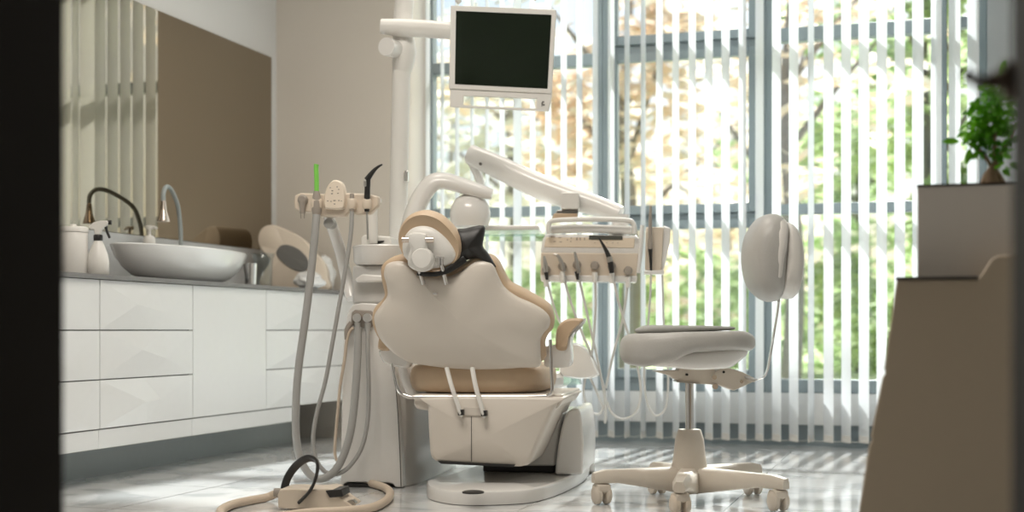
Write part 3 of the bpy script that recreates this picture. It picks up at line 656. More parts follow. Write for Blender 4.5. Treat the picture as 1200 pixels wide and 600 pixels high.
for i in range(4):
    j = (i+1) % 4
    for q in ((v1[i], v1[j], v2[j], v2[i]), (v3[i], v3[j], v4[j], v4[i]), (v1[i], v1[j], v3[j], v3[i]), (v2[i], v2[j], v4[j], v4[i])): b.faces.new(q)
hd = obj('grab_handle', b, white_sat, mo, bevel=.002)
b = B()
for px, py, w, h in ((636.5, 119.5, 1.2, .8), (635.3, 121.5, .8, 1.4), (637.2, 123, 1.2, .8), (635, 124, .7, .5)):
    q = T.p(px, py, .0036); bx(b, q.x-.0032*w, q.x+.0032*w, q.y-.0008, q.y+.002, q.z-.0032*h, q.z+.0032*h)
obj('logo_mark', b, ink, hd)
# lamp parts just above the monitor
opl = thing('operating_lamp', 'white operating lamp handles just peeking below the top edge above the monitor', 'lamp', T)
b = B(); c_ = T.p(578, -46, .04); lathe(b, [(.10, .0), (.155, .01), (.165, .035), (.12, .065), (.05, .08)], (c_.x, c_.y, c_.z), 'Z', 32); obj('lamp_head', b, white_gloss, opl)
b = B(); tube(b, [Vector(c_)+Vector((0, 0, .07)), c_+Vector((-.05, .03, .14)), T.I @ wp(520, -80, 5.18), T.I @ wp(476, -58, 5.28)], .022, n=14, sm=4); obj('lamp_arm', b, white_sat, opl)
for px, py in ((535, 1), (625, -3)):
    b = B(); q0_ = T.p(px, py-30, .02); q1_ = T.p(px+2, py, .02); tube(b, [q0_, q1_, q1_+Vector((.006, 0, -.008))], [.012, .012, .009], n=12, sm=1); obj('lamp_handle', b, white_sat if px < 600 else steel, opl)

# ------------------------------------------------------------------ DELIVERY CONSOLE
D0 = wp(690, 300, 5.15); D = Fr((D0.x, D0.y, 0), TH-math.radians(4)); de = thing('instrument_console', 'white and beige dentist instrument console on a balanced arm by the window', 'instrument console', D)
Dp = lambda L, y=0: [D.p(a, c2, y) for a, c2 in L]
# panel (upper) and instrument bar (lower)
b = B(); prism(b, Dp([(634, 292), (636, 280), (640, 274), (745, 276), (751, 280), (750, 300), (634, 297)]), (0, .10, 0)); obj('upper_housing', b, white_gloss, de, bevel=.008, seg=3)
b = B(); prism(b, Dp([(640, 278), (744, 279), (743, 290.5), (637.5, 289.5)], -.003), (0, .01, 0)); kp = obj('key_panel', b, mat('warm_cream_panel', (.80, .68, .54), .4), de, bevel=.002)
b = B(); prism(b, Dp([(690.5, 275.8), (729.5, 276.3), (729.5, 281), (690, 280.8)], -.006), (0, .01, 0)); obj('display', b, dkglass, kp)
b = B()
for px, py, w, h in ((648, 277.5, 5, 1.3), (656, 278.5, 4, .8), (650, 283, 3, .7), (657, 283.5, 3, .8), (665, 281, 1, 1.6), (669.5, 279, 1.2, 1), (669, 283, 1.2, 1), (676, 280, 1.5, 3), (680, 280, 1, 3), (685, 280, 1, 3), (697, 284.5, 1.5, .6), (704, 284.5, 1.5, .6), (711, 284.5, 1.5, .6), (718, 284.5, 1.5, .6), (724, 284.5, 1.5, .6)):
    q = D.p(px, py, -.0036); bx(b, q.x-w*.0016, q.x+w*.0016, q.y-.0005, q.y+.002, q.z-h*.0016, q.z+h*.0016)
obj('key_marks', b, mat('taupe_ink', (.34, .27, .21), .6), kp)
b = B(); prism(b, Dp([(634, 296), (748, 297), (746, 325), (633, 324)], -.012), (0, .09, 0)); ib = obj('instrument_bar', b, beige_p, de, bevel=.004)
b = B(); prism(b, Dp([(633, 322), (747, 323), (746, 331), (634, 330)], -.016), (0, .10, 0)); obj('lower_lip', b, white_gloss, de, bevel=.005)
# handle
b = B(); tube(b, Dp([(643.5, 274), (643, 264), (650, 258.5), (690, 257), (732, 258), (742, 262), (743.5, 274)], -.03), .0095, n=12, sm=6); obj('grab_handle', b, white_sat, de)
b = B(); tube(b, Dp([(646, 269), (690, 268), (740, 270)], .01), .017, n=16, sm=4); obj('upper_roll', b, white_gloss, de)
b = B(); prism(b, Dp([(647, 255), (653, 246), (678, 246), (676, 255)], .03), (0, .08, 0)); obj('tip_tray', b, steel, de, bevel=.003)
b = B(); prism(b, Dp([(646, 258), (649, 250), (677, 250), (676, 258)], .02), (0, .05, 0)); obj('tray_edge', b, beige_l, de, bevel=.003)
# balanced arm
b = B(); pts = [wp(551, 181, 5.42), wp(580, 194, 5.36), wp(640, 222, 5.28), wp(700, 242, 5.22), wp(727, 252, 5.18)]
pts = [D.I @ p for p in pts]
tube(b, pts, [.040, .046, .050, .040, .034], n=24, sm=5, flat=(.75, 1.0)); ba = obj('balanced_arm', b, white_gloss, de, smooth=70)
b = B(); q = D.I @ wp(563, 192, 5.32); lathe(b, [(.006, -.003), (.006, .01)], q, 'Y', 12); obj('arm_screw', b, ink, ba)
b = B(); tube(b, [D.I @ wp(727, 252, 5.19), D.I @ wp(727, 262, 5.19), D.I @ wp(722, 280, 5.19)], [.036, .034, .03], n=16, sm=3); obj('arm_joint', b, white_gloss, ba)
b = B(); q = D.I @ wp(668, 234, 5.16); bx(b, q.x-.035, q.x+.035, q.y, q.y+.09, q.z-.035, q.z+.028); obj('arm_sleeve', b, white_sat, ba, bevel=.004)
b = B(); pts = [D.I @ wp(553, 184, 5.44), D.I @ wp(560, 205, 5.44), D.I @ wp(562, 225, 5.46), D.I @ wp(535, 275, 5.45), D.I @ wp(474, 310, 5.30)]
tube(b, pts, [.03, .018, .016, .02, .024], n=14, sm=5); obj('lower_arm', b, white_gloss, ba)
# side tray with pen holder
b = B(); prism(b, Dp([(757, 266), (778, 266), (775, 318), (756, 316)], .02), (0, .04, 0)); obj('side_holder', b, beige_p, de, bevel=.004)
b = B(); prism(b, Dp([(777, 264), (786, 267), (785, 285), (778, 316), (773, 320)], .03), (0, .06, 0)); obj('side_wing', b, white_gloss, de, bevel=.005)
b = B(); tube(b, Dp([(752.5, 264), (751, 290), (748, 320)], -.01), .008, n=10, sm=3); obj('side_rod', b, white_gloss, de)
b = B(); bx_q = D.p(766, 318, .0); bx(b, bx_q.x-.035, bx_q.x+.04, bx_q.y-.01, bx_q.y+.06, bx_q.z-.012, bx_q.z+.004); obj('side_shelf', b, white_gloss, de, bevel=.003)
# glass tray shelf left of the console
b = B(); q0_, q1_ = D.p(548, 267, .05), D.p(638, 274, .05); bx(b, q0_.x, q1_.x, .02, .30, q1_.z-.012, q1_.z-.002); obj('tray_plate', b, clear_mat('green_tray_glass', (.80, .90, .85), .05, 1.6), de, bevel=.003)
b = B(); q0_, q1_ = D.p(546, 260, .05), D.p(632, 269, .05); bx(b, q0_.x, q1_.x, .03, .29, q1_.z-.004, q1_.z+.016); obj('tray_board', b, white_gloss, de, bevel=.006)
# handpieces, each with its hose
HL = [(640, 316, 'slim silver handpiece farthest left on the instrument bar', 'silver'), (659, 312, 'curved silver handpiece second from left on the instrument bar', 'silver'),
      (676, 310, 'upright silver handpiece third from left on the instrument bar', 'silver'), (697, 311, 'grey capped empty hose holder between silver and black handpieces', 'cap'),
      (717, 312, 'black tipped dental syringe leaning left across the console display', 'black'), (736, 317, 'grey capped holder farthest right on the instrument bar', 'cap')]
loops = [[(640, 322), (645, 345), (655, 375), (675, 410), (695, 450), (707, 478)], [(660, 320), (666, 345), (680, 385), (697, 425), (708, 455), (710, 490)], [(677, 320), (684, 350), (692, 385), (702, 430), (709, 470), (709, 496)],
         [(697, 320), (698, 360), (694, 410), (684, 455), (690, 480), (702, 485), (708, 475)], [(718, 322), (724, 350), (732, 378), (745, 420), (751, 460), (745, 483), (730, 491), (717, 484), (711, 470)], [(736, 328), (733, 355), (727, 385), (720, 410), (713, 440), (710, 455)]]
for i, (px, py, lb, kd) in enumerate(HL):
    t = thing('dental_handpiece' if kd != 'cap' else 'capped_holder', lb, 'dental handpiece', D, group='instruments along the console bar')
    b = B(); q = D.p(px, py, -.03); lathe(b, [(.0, -.010), (.013, -.008), (.0165, 0), (.0165, .018)], (q.x, q.y, q.z), 'Y', 20); obj('holder_cup', b, grip_m, t)
    if kd == 'silver':
        top = {0: [(640, 319), (639, 309), (637.5, 300)], 1: [(661, 318), (658, 308), (654, 300), (649, 298)], 2: [(678.5, 320), (676, 308), (673.5, 295)]}[i]
        b = B(); tube(b, Dp(top, -.05), [.008, .0085, .004] if len(top) == 3 else [.008, .0085, .006, .0035], n=12, sm=4); obj('body', b, steel, t)
        b = B(); tube(b, Dp([(px, 318), (px+1, 328)], -.046), [.009, .005], n=10, sm=1); obj('connector', b, black_p if i != 1 else white_sat, t)
    elif kd == 'black':
        b = B(); tube(b, Dp([(717, 320), (715, 306), (711, 295), (705, 284), (701, 278)], -.055), [.009, .011, .008, .0045, .0022], n=12, sm=4); obj('body', b, black_p, t)
        b = B(); tube(b, Dp([(715.5, 307), (714, 301)], -.057), [.0115, .0105], n=12, sm=1); obj('collar', b, steel, t)
    b = B(); tube(b, Dp([(px, py+8), (px, py+20)], -.03), [.011, .009], n=10, sm=1); obj('hose_boot', b, white_sat, t)
    b = B(); L = loops[i]; tube(b, [D.p(x, y, -.03+.05*k_/(len(L)-1)) for k_, (x, y) in enumerate(L)], .0048, n=8, sm=7); obj('hose', b, lgrey_hose, t)
t = thing('curing_pen', 'upright slim grey pen instrument with black grip in the side holder', 'dental instrument', D)
b = B(); tube(b, Dp([(762.5, 241), (762, 262), (762, 292)], -.005), [.004, .007, .0095], n=12, sm=3); obj('body', b, grip_m, t)
b = B(); tube(b, Dp([(762, 292), (762.5, 302), (763, 317)], -.005), [.009, .006, .005], n=10, sm=3); obj('grip', b, black_p, t)
b = B(); L = [(763, 318), (762, 345), (760, 375), (757, 410), (755, 440), (758, 470), (768, 487), (780, 478), (783, 450), (782, 420), (778, 380), (777, 350), (776, 322)]
tube(b, Dp(L, -.0), .0042, n=8, sm=6); obj('hose', b, lgrey_hose, t)

# curved glassy pipe + dome beyond the headrest (cuspidor lamp)
G0 = wp(520, 300, 5.12); G = Fr((G0.x, G0.y, 0), TH); gl = thing('operatory_light', 'curved glossy white lamp arm with round dome head behind the headrest', 'lamp', G)
b = B(); tube(b, [G.I @ wp(471, 318, 5.24)]+[G.p(x, y, 0) for x, y in ( (480, 270), (490, 238), (505, 216), (520, 212), (540, 217), (562, 224), (577, 228))], [.044, .05, .05, .048, .045, .042, .038, .026], n=24, sm=5, flat=(.7, 1)); obj('lamp_arm', b, white_gloss, gl)
b = B(); c_ = G.p(551, 250, .03); lathe(b, [(0, .076), (.032, .071), (.056, .055), (.072, .028), (.078, 0), (.076, -.025), (.068, -.050), (.03, -.060), (0, -.062)], (c_.x, c_.y, c_.z), 'Z', 32); obj('lamp_dome', b, white_gloss, gl)
b = B(); tube(b, [G.p(554, 222, .02), G.p(552, 232, .03)], .02, n=14, sm=1); obj('swivel', b, white_sat, gl)

# ------------------------------------------------------------------ STOOL
S0 = CAM+(FW+RT*((808-600)/FPX))*4.33; S0.z = 0
Sx = Fr(S0, TH+math.radians(1)); st = thing('dentist_stool', 'pale wheeled dentist stool with grey seat and bent steel back bar', 'stool', Sx)
sp = lambda L, y=0: [Sx.p(a, c2, y) for a, c2 in L]
# five legs with castors
tips = [(-.292, -.02), (-.030, -.16), (.290, -.085), (.185, .19), (-.135, .21)]
hub = Vector((0, 0, 0))
tips_px = [(705, 591, -.0), (797, 603, 0), (912, 599, 0), (882, 580, 0), (770, 579, 0)]
tips = []
for px, py, _ in tips_px:
    dd = Sx.I.to_3x3() @ ray(px, py); oo = Sx.I @ CAM; q = oo+dd*(-oo.z/dd.z); tips.append((q.x, q.y))
zl = Sx.p(808, 560, 0).z
cprot = None
for i, (tx, ty) in enumerate(tips):
    b = B(); d_ = Vector((tx, ty, 0)); u = d_.normalized(); s_ = Vector((-u.y, u.x, 0)); n = 8; R = []; ln = d_.length+.028
    for k_ in range(n+1):
        f = k_/n; c_ = u*(.02+f*(ln-.02)); w = .036*(1-f)+.022*f; zt = .112-.004*f; zb = .026+.042*min(1, f*1.35)
        if k_ == n: w *= .8; zt -= .008
        R.append([b.verts.new(c_+s_*a_*w+Vector((0, 0, z_))) for a_, z_ in ((-1, zb+.006), (-.8, zb), (.8, zb), (1, zb+.006), (1, zt-.014), (.6, zt), (-.6, zt), (-1, zt-.014))])
    for A_, B_ in zip(R, R[1:]):
        for j in range(8): b.faces.new((A_[j], A_[(j+1) % 8], B_[(j+1) % 8], B_[j]))
    b.faces.new(R[0]); b.faces.new(R[-1][::-1]); obj('leg', b, stool_pl, st, smooth=50)
    cs = bpy.data.objects.new('castor', None); 
    ang = [.35, .25, .3, .25, .3][i]
    Mx = Matrix.Translation((tx, ty, 0)) @ Matrix.Rotation(ang, 4, 'Z')
    b = B(); r_ = .030
    # hood
    for sgn in (-1, 1): pass
    hoodP = [(-r_*.2, r_*2.28), (r_*.75, r_*2.1), (r_*1.08, r_*1.5), (r_*1.08, r_*.95), (-.0, r_*.9), (-r_*.9, r_*1.4), (-r_*.8, r_*2.1)]
    a0_ = [Mx @ Vector((-.0215, y_, z_)) for y_, z_ in hoodP]; off = (Mx.to_3x3() @ Vector((.043, 0, 0)))
    prism(b, a0_, off); q = Mx @ Vector((0, 0, r_*2.2)); lathe(b, [(.009, 0), (.009, .03)], q, 'Z', 12)
    hood = obj('castor', b, stool_pl, st, bevel=.004, seg=2)
    for sgn in (-1, 1):
        b = B(); lathe(b, [(.006, -.011), (.024, -.010), (.0295, -.006), (.030, 0), (.0295, .006), (.024, .010), (.006, .011)], (0, 0, 0), 'X', 28)
        bmesh.ops.transform(b, matrix=Mx @ Matrix.Translation((sgn*.0165, 0, r_+.0005)), verts=b.verts[:]); obj('wheel', b, stool_pl if i != 1 else beige_p, hood)
b = B(); zt = Sx.p(808, 503, 0).z; lathe(b, [(.030, .030), (.048, .036), (.060, .07), (.060, .100), (.055, .125), (.051, .15), (.046, .20), (.0375, zt-.004), (.035, zt), (.012, zt)], (0, 0, 0), 'Z', 36); obj('hub', b, stool_pl, st)
z2 = Sx.p(808, 449, 0).z
b = B(); lathe(b, [(.0135, zt-.02), (.0135, z2)], (0, 0, 0), 'Z', 24); obj('gas_lift', b, chrome, st)
# mechanism
P = sp([(766, 435), (784, 440), (795, 447), (805, 449), (838, 451), (850, 453), (852, 447), (845, 440), (838, 436), (836, 425), (797, 423), (795, 434)], -.035)
b = B(); prism(b, P, (0, .07, 0)); me_ = obj('tilt_mechanism', b, stool_pl, st, bevel=.003)
P = sp([(834, 447), (838, 436), (847, 431), (858, 432), (870, 436), (888, 445), (860, 458), (852, 455)], -.042)
b = B(); prism(b, P, (0, .084, 0)); obj('back_bracket', b, stool_pl, me_, bevel=.003)
b = B(); P = sp([(793, 446), (820, 448), (820, 450), (793, 448)], -.04); prism(b, P, (0, .08, 0)); obj('mounting_plate', b, steel, me_)
for px, py, r_ in ((837, 442, .008), (869, 447, .006), (848, 436, .004), (805, 439, .004), (838, 453, .009)):
    b = B(); q = Sx.p(px, py, -.045); lathe(b, [(r_, -.004), (r_, .01)], (q.x, q.y, q.z), 'Y', 16); obj('bolt', b, chrome if r_ > .005 else black_p, me_)
b = B(); q0_ = Sx.p(868, 438, -.02); tube(b, [q0_, Sx.p(878, 444, -.05), Sx.p(885, 446, -.06)], .006, n=8, sm=3); obj('lever', b, steel, me_)
# seat pan
xl, xr = Sx.p(727, 410, 0).x, Sx.p(882.5, 400, 0).x; X0, HW = (xl+xr)/2, (xr-xl)/2
zz = lambda py: Sx.p(808, py, 0).z
def seatloft(zbot, ztop, hw, hd, sq=.75, e=.6, nr=12, x0=X0):
    b = B(); N = 56; R = []
    for i in range(nr+1):
        ph = -PI/2+PI*i/nr; cz, sz = superel(ph, e); ring = []
        for j in range(N):
            cx, sy = superel(2*PI*j/N, sq); rr = .80+.20*cz if i not in (0, nr) else .78
            x = cx*rr; y = sy*rr; u = (x+1)/2; a_, c_ = zbot(u), ztop(u)
            ring.append(b.verts.new((x0+hw*x, hd*y, (a_+c_)/2+(c_-a_)/2*sz)))
        R.append(ring)
    for A_, B_ in zip(R, R[1:]):
        for j in range(N): b.faces.new((A_[j], A_[(j+1) % N], B_[(j+1) % N], B_[j]))
    for ring, fl in ((R[0], 1), (R[-1], 0)):
        c_ = sum((v.co for v in ring), Vector())/N; cv = b.verts.new(c_)
        for j in range(N): b.faces.new((ring[(j+1) % N], ring[j], cv) if fl else (ring[j], ring[(j+1) % N], cv))
    return b
def lerp(pts, u):
    for (a_, x_), (c_, y_) in zip(pts, pts[1:]):
        if u <= c_: f = (u-a_)/(c_-a_); f = f*f*(3-2*f); return x_*(1-f)+y_*f
    return pts[-1][1]
zb_ = lambda u: zz(lerp([(0, 427), (.15, 429), (.3, 424), (.5, 412), (.75, 410), (1, 412)], u))
zt_ = lambda u: zz(lerp([(0, 392), (.2, 390), (.5, 388.5), (.85, 387.5), (1, 390)], u))
obj('seat_cushion', seatloft(zb_, zt_, HW, .20, .78, .75), grey_l, st, smooth=70)
zb2 = lambda u: zz(lerp([(0, 424), (.2, 429), (.5, 432), (.75, 431), (1, 418)], u))
zt2 = lambda u: zz(lerp([(0, 415), (1, 405)], u))
pan = obj('seat_pan', seatloft(zb2, zt2, HW*.84, .165, .7, .8, x0=X0+HW*.05), white_gloss, st, smooth=70)
# back bar
b = B(); L = [(880, 446.5), (888, 444.5), (895, 441.5), (899, 434), (902, 420), (907, 390), (911, 365), (913, 345), (913.5, 320)]
tube(b, sp(L, 0), .0085, n=10, sm=6, flat=(1.9, .38)); obj('back_bar', b, chrome, st)
lo = [(878, 303), (876, 330), (883, 345), (896, 352), (908, 353), (914, 346), (917, 320), (918, 290), (917, 268), (912, 255), (904, 251), (893, 254), (882, 270), (875, 288)]
lo = [(904, 251.5), (912, 255), (917, 266), (918, 285), (916, 310), (914, 335), (911, 350), (903, 354), (890, 349), (879, 336), (873, 312), (873.5, 288), (879, 268), (891, 254)]
def lobe(L, hd, name, m, rings=9):
    P = catmull(sp(L, 0), 4, True); c_ = sum(P, Vector())/len(P); b = B(); R = []
    for i in range(rings+1):
        ph = -PI/2+PI*i/rings; cz, sz = superel(ph, .75); R.append((max(.02, .25+.75*cz) if i not in (0, rings) else .0, sz*hd))
    R[0] = (.22, R[0][1]); R[-1] = (.22, R[-1][1])
    dome(b, P, R, Y, c_); return obj(name, b, m, st, smooth=70)
lobe(lo, .155, 'backrest_cushion', grey_l)
lobe([(914, 262), (922, 262), (930, 272), (934, 290), (935, 315), (932, 338), (926, 350), (915, 349), (906, 346), (905, 330), (908, 300), (909, 275)], .150, 'backrest_cover', white_l)
lobe([(904, 254), (912, 256), (916, 263), (915, 285), (910, 310), (906, 340), (902, 349), (894, 342), (891, 320), (893, 290), (898, 266)], .157, 'backrest_welt', white_l)
# loose pad on the seat
zb3 = lambda u: zz(lerp([(0, 391), (.3, 390.5), (.6, 388.3), (1, 387)], u)); zt3 = lambda u: zz(lerp([(0, 384), (.15, 381), (.5, 381.5), (1, 382.5)], u))
pd_ = seatloft(zb3, zt3, (Sx.p(860, 385, 0).x-Sx.p(744.5, 385, 0).x)/2, .15, .8, .8, nr=8, x0=(Sx.p(860, 385, 0).x+Sx.p(744.5, 385, 0).x)/2)
o = obj('seat_pad', pd_, cloth_g, None, smooth=60); o.location = Sx.loc; o.rotation_euler = (0, 0, Sx.yaw); tag(o, 'thin flat grey fabric pad lying on the stool seat', 'seat pad')

# ------------------------------------------------------------------ FOOT CONTROL
Z0 = CAM+(FW+RT*((365-600)/FPX))*4.13; Z0.z = 0
Fo = Fr(Z0, TH-math.radians(6)); fc = thing('foot_control', 'beige foot pedal with a black carrying loop on the floor', 'foot control', Fo)
fp = lambda L, y=0: [Fo.p(a, c2, y) for a, c2 in L]
P = fp([(326, 595), (325, 580), (328, 573), (343, 572.5), (372, 573.5), (383, 572), (390, 573), (400, 584), (412, 592), (413, 594), (404, 595.5), (340, 596)], -.03)
for p in P: p.z = max(p.z-.001, .003)
b = B(); prism(b, P, (0, .13, 0)); obj('body', b, beige_p, fc, bevel=.007, seg=3)
P = fp([(381, 575), (400, 573), (402, 582), (386, 583.5)], -.036)
b = B(); prism(b, P, (0, .10, 0)); obj('pedal', b, black_p, fc, bevel=.003)
b = B(); P = fp([(396, 590), (413, 586), (417, 590), (408, 594)], -.02); prism(b, P, (0, .03, 0)); obj('side_switch', b, steel, fc)
b = B(); tube(b, [Fo.p(333, 573, .06), Fo.p(337, 560, .06), Fo.p(345, 548, .05), Fo.p(355, 539.5, .02), Fo.p(364, 537, .0), Fo.p(371, 541, -.02), Fo.p(372, 551, -.035), Fo.p(368, 566, -.04), Fo.p(361, 578, -.04), Fo.p(350, 589, -.038)], .0125, n=12, sm=5, flat=(1, .42)); obj('carry_loop', b, black_p, fc)
b = B(); L = [(326, 583), (312, 583), (290, 587), (270, 592), (258, 600), (268, 609), (310, 607), (360, 601), (400, 599), (435, 595), (453, 586), (457, 577), (450, 571), (437, 567), (430, 565)]
pts = []
for px, py in L:
    dd = Fo.I.to_3x3() @ ray(px, py); oo = Fo.I @ CAM; q = oo+dd*((.014-oo.z)/dd.z); pts.append(q)
pts[0].z = .03
tube(b, pts, .0135, n=14, sm=7); obj('hose', b, beige_hose, fc)
b = B(); tube(b, [pts[0]+Vector((.02, 0, .0)), pts[0]+Vector((-.012, 0, -.001))], .015, n=14, sm=1); obj('hose_collar', b, grip_m, fc)
# small dark disc on the floor behind the foot control
b = B(); dd = ray(381, 569); q = CAM+dd*((.001-CAM.z)/dd.z); lathe(b, [(.046, 0), (.05, .003), (.046, .007)], (0, 0, 0), 'Z', 28); o = obj('floor_cover', b, steel); o.location = (q.x, q.y, 0.0); tag(o, 'low dark round cover plate on the floor behind the foot pedal', 'floor cover')

# ------------------------------------------------------------------ RIGHT FOREGROUND CABINET
RC = Fr((0, 2.9, 0), 0)
O = [(990, 676), (1006, 600), (1018, 523), (1022, 516), (1020, 512), (1034, 442), (1038, 437), (1036, 432), (1050, 331), (1053, 327), (1146, 327), (1152, 319), (1162, 303), (1170, 299), (1230, 297), (1230, 676)]
P = [RC.p(x, y, 0) for x, y in O]
for p in P:
    if p.z < .03: p.z = 0
t = thing('side_cabinet', 'beige cabinet with slanted notched edge in the right foreground', 'cabinet', RC)
b = B(); prism(b, P, (0, .50, 0)); obj('body', b, cab_b, t, bevel=.005)
q0_, q1_ = RC.p(1052, 325, 0), RC.p(1146, 325, 0)
zt_c = q0_.z
b = B(); bx(b, q0_.x-.004, q1_.x, -.006, .50, RC.p(1100, 327, 0).z-.001, RC.p(1100, 324, 0).z); obj('top_panel', b, mat('dark_top', (.07, .06, .05), .4), t, bevel=.001)
ztp = RC.p(1100, 324, 0).z
PF = Fr((0, 3.0, ztp), 0)
q0_, q1_ = PF.p(1075, 300, 0), PF.p(1205, 300, 0); ztop = PF.p(1120, 217, 0).z
RX = min(q1_.x, XR-.02)
t = thing('planter_box', 'pale rectangular planter box standing on the foreground cabinet', 'planter', PF)
b = B(); x0, x1 = q0_.x, RX; dp = .28; tk = .012
bx(b, x0, x1, 0, tk, 0, ztop); bx(b, x0, x1, dp-tk, dp, 0, ztop); bx(b, x0, x0+tk, tk, dp-tk, 0, ztop); bx(b, x1-tk, x1, tk, dp-tk, 0, ztop); bx(b, x0+tk, x1-tk, tk, dp-tk, 0, .01); obj('box', b, plant_b, t, bevel=.002)
b = B(); bx(b, x0+tk, x1-tk, tk, dp-tk, .01, ztop-.002); obj('soil', b, soil, t, smooth=0)
b = B(); bx(b, x0-.001, x1+.001, -.001, .0, ztop-.002, ztop+.003); bx(b, x0-.001, x1, 0, dp, ztop, ztop+.0035)
obj('rim', b, soil, t, smooth=0)
pc = PF.p(1162, 215, .12); PL = Fr((pc.x, 3.12, ztp+ztop-.004), 0)
t = thing('ficus_bonsai', 'small bushy green ficus with thick twisted trunk in the planter', 'plant', PL)
b = B(); pl = lambda L, y=0: [PL.p(a, c2, y) for a, c2 in L]
tube(b, pl([(1163, 217), (1161, 208), (1164, 196), (1168, 184), (1165, 165), (1168, 140)]), [.017, .014, .008, .006, .005, .003], n=12, sm=5)
tube(b, pl([(1152, 216), (1157, 206), (1163, 196)], .0), [.007, .009, .006], n=10, sm=4); tube(b, pl([(1175, 216), (1170, 208), (1165, 198)], .01), [.008, .009, .006], n=10, sm=4)
tube(b, pl([(1164, 198), (1152, 180), (1140, 165)]), [.005, .004, .002], n=8, sm=4); tube(b, pl([(1166, 188), (1180, 170), (1188, 150)]), [.005, .004, .002], n=8, sm=4)
tube(b, pl([(1168, 140), (1172, 115), (1176, 90)]), [.003, .002, .001], n=6, sm=4)
obj('trunk', b, bark, t)
def leaf(b, c, d, n, L, W):
    d = d.normalized(); s = d.cross(n).normalized(); n2 = s.cross(d); ns = 5; A = []; Cc = []
    for i in range(ns+1):
        f = i/ns; w = W*math.sin(PI*min(1, f*.94+.03))**.8; cc_ = c+d*L*f - n2*(L*.25*f*f); A.append((b.verts.new(cc_-s*w+n2*w*.25), b.verts.new(cc_), b.verts.new(cc_+s*w+n2*w*.25)))
    for p_, q_ in zip(A, A[1:]):
        b.faces.new((p_[0], p_[1], q_[1], q_[0])); b.faces.new((p_[1], p_[2], q_[2], q_[1]))
rr = random.Random(11); b = B()
blobs = [(1160, 122, 20, 20, 70), (1152, 150, 21, 18, 100), (1170, 160, 20, 26, 110), (1158, 135, 22, 20, 90), (1141, 160, 14, 9, 26), (1176, 130, 14, 26, 60), (1176, 188, 9, 16, 22), (1142, 174, 9, 9, 12), (1168, 98, 14, 9, 24)]
for cx, cy, rx, ry, n in blobs:
    for _ in range(n):
        a_ = rr.uniform(0, 2*PI); r_ = rr.random()**.5; p = PL.p(cx+rx*r_*math.cos(a_), cy+ry*r_*math.sin(a_), rr.uniform(-.045, .045))
        d_ = Vector((rr.uniform(-1, 1), rr.uniform(-1, 1), rr.uniform(-.7, .6))); n_ = Vector((rr.uniform(-.6, .6), rr.uniform(-1, .2), rr.uniform(.2, 1)))
        L_ = rr.uniform(.015, .026); leaf(b, p, d_, n_, L_, L_*.30)
for px, py, dx, dz in ((1137, 178, -.2, -.9), (1172, 92, .35, 1), (1147, 118, -.3, -1), (1124, 170, -1, .1), (1143, 125, -.5, -1)):
    leaf(b, PL.p(px, py-4, -.01), Vector((dx, -.2, dz)), Vector((.2, -1, .2)), .034, .008)
obj('foliage', b, leaf_in, t, smooth=80)

# ------------------------------------------------------------------ OUTDOORS
lawn = leaf_mat('sunny_lawn', (.45, .54, .24), (.66, .68, .40), .9, .0)
b = B(); bx(b, -70, 60, YW+2.6, 130, -.25, -.12); struct('ground_lawn', b, lawn, smooth=0)
b = B(); bx(b, -30, 30, YW+.13, YW+2.6, -.25, -.10); struct('ground_bounce', b, mat('bounce_paving', (.55, .54, .51), .8), smooth=0)  # unseen pale slab added outside to bounce sunlight
fol_g = leaf_mat('green_foliage', (.44, .58, .28), (.70, .78, .54), .8, .55)
fol_l = leaf_mat('lime_foliage', (.50, .64, .28), (.70, .76, .54), .8, .5)
fol_o = leaf_mat('autumn_foliage', (.92, .74, .58), (.90, .86, .80), .8, .55)
fol_p = leaf_mat('pale_foliage', (.82, .74, .64), (.86, .86, .82), .8, .5)
tbark = mat('grey_bark', (.26, .23, .21), .9, var=.3)
def tree(px, z, h, cw, cz, m, label, n=900, size=.16, seed=1, trunk=.12, zc=None):
    p = wp(px, 300, z); r = random.Random(seed)
    t = thing('garden_tree', label, 'tree', loc=(p.x, p.y, -.13), group='trees outside the window')
    b = B(); tube(b, [(0, 0, 0), (.05, 0, h*.3), (-.04, .03, h*.6), (.05, 0, h*.9)], [trunk, trunk*.8, trunk*.55, trunk*.2], n=10, sm=4)
    for k_ in range(6):
        a_ = r.uniform(0, 2*PI); z1 = h*r.uniform(.35, .7); tube(b, [(0, 0, z1), (math.cos(a_)*cw*.4, math.sin(a_)*cw*.4, z1+h*.12), (math.cos(a_)*cw*.7, math.sin(a_)*cw*.7, z1+h*.2)], [trunk*.4, trunk*.25, trunk*.1], n=6, sm=3)
    obj('trunk', b, tbark, t)
    b = B(); cc_ = zc if zc is not None else h*.62
    cl = [(Vector((r.gauss(0, .45)*cw, r.gauss(0, .4)*cw, cc_+r.uniform(-1, 1)*cz)), r.uniform(.25, .5)*cw) for _ in range(26)]
    for _ in range(n):
        c0, rad = r.choice(cl); v = Vector((r.gauss(0, 1), r.gauss(0, 1), r.gauss(0, 1))).normalized()*rad*r.uniform(.5, 1)
        q = c0+v; s_ = size*r.uniform(.6, 1.3); R = Matrix.Rotation(r.uniform(0, 6), 3, 'Z') @ Matrix.Rotation(r.uniform(-1, 1), 3, 'X')
        b.faces.new([b.verts.new(q+R @ Vector((x_*s_, y_*s_*.7, 0))) for x_, y_ in ((-1, 0), (0, -1), (1, 0), (0, 1))])
    obj('foliage', b, m, t, smooth=0)
tree(735, 15, 5.0, 1.6, 1.7, fol_o, 'pale orange autumn tree with grey trunk behind the middle window', 1500, .14, 1, .13, 3.3)
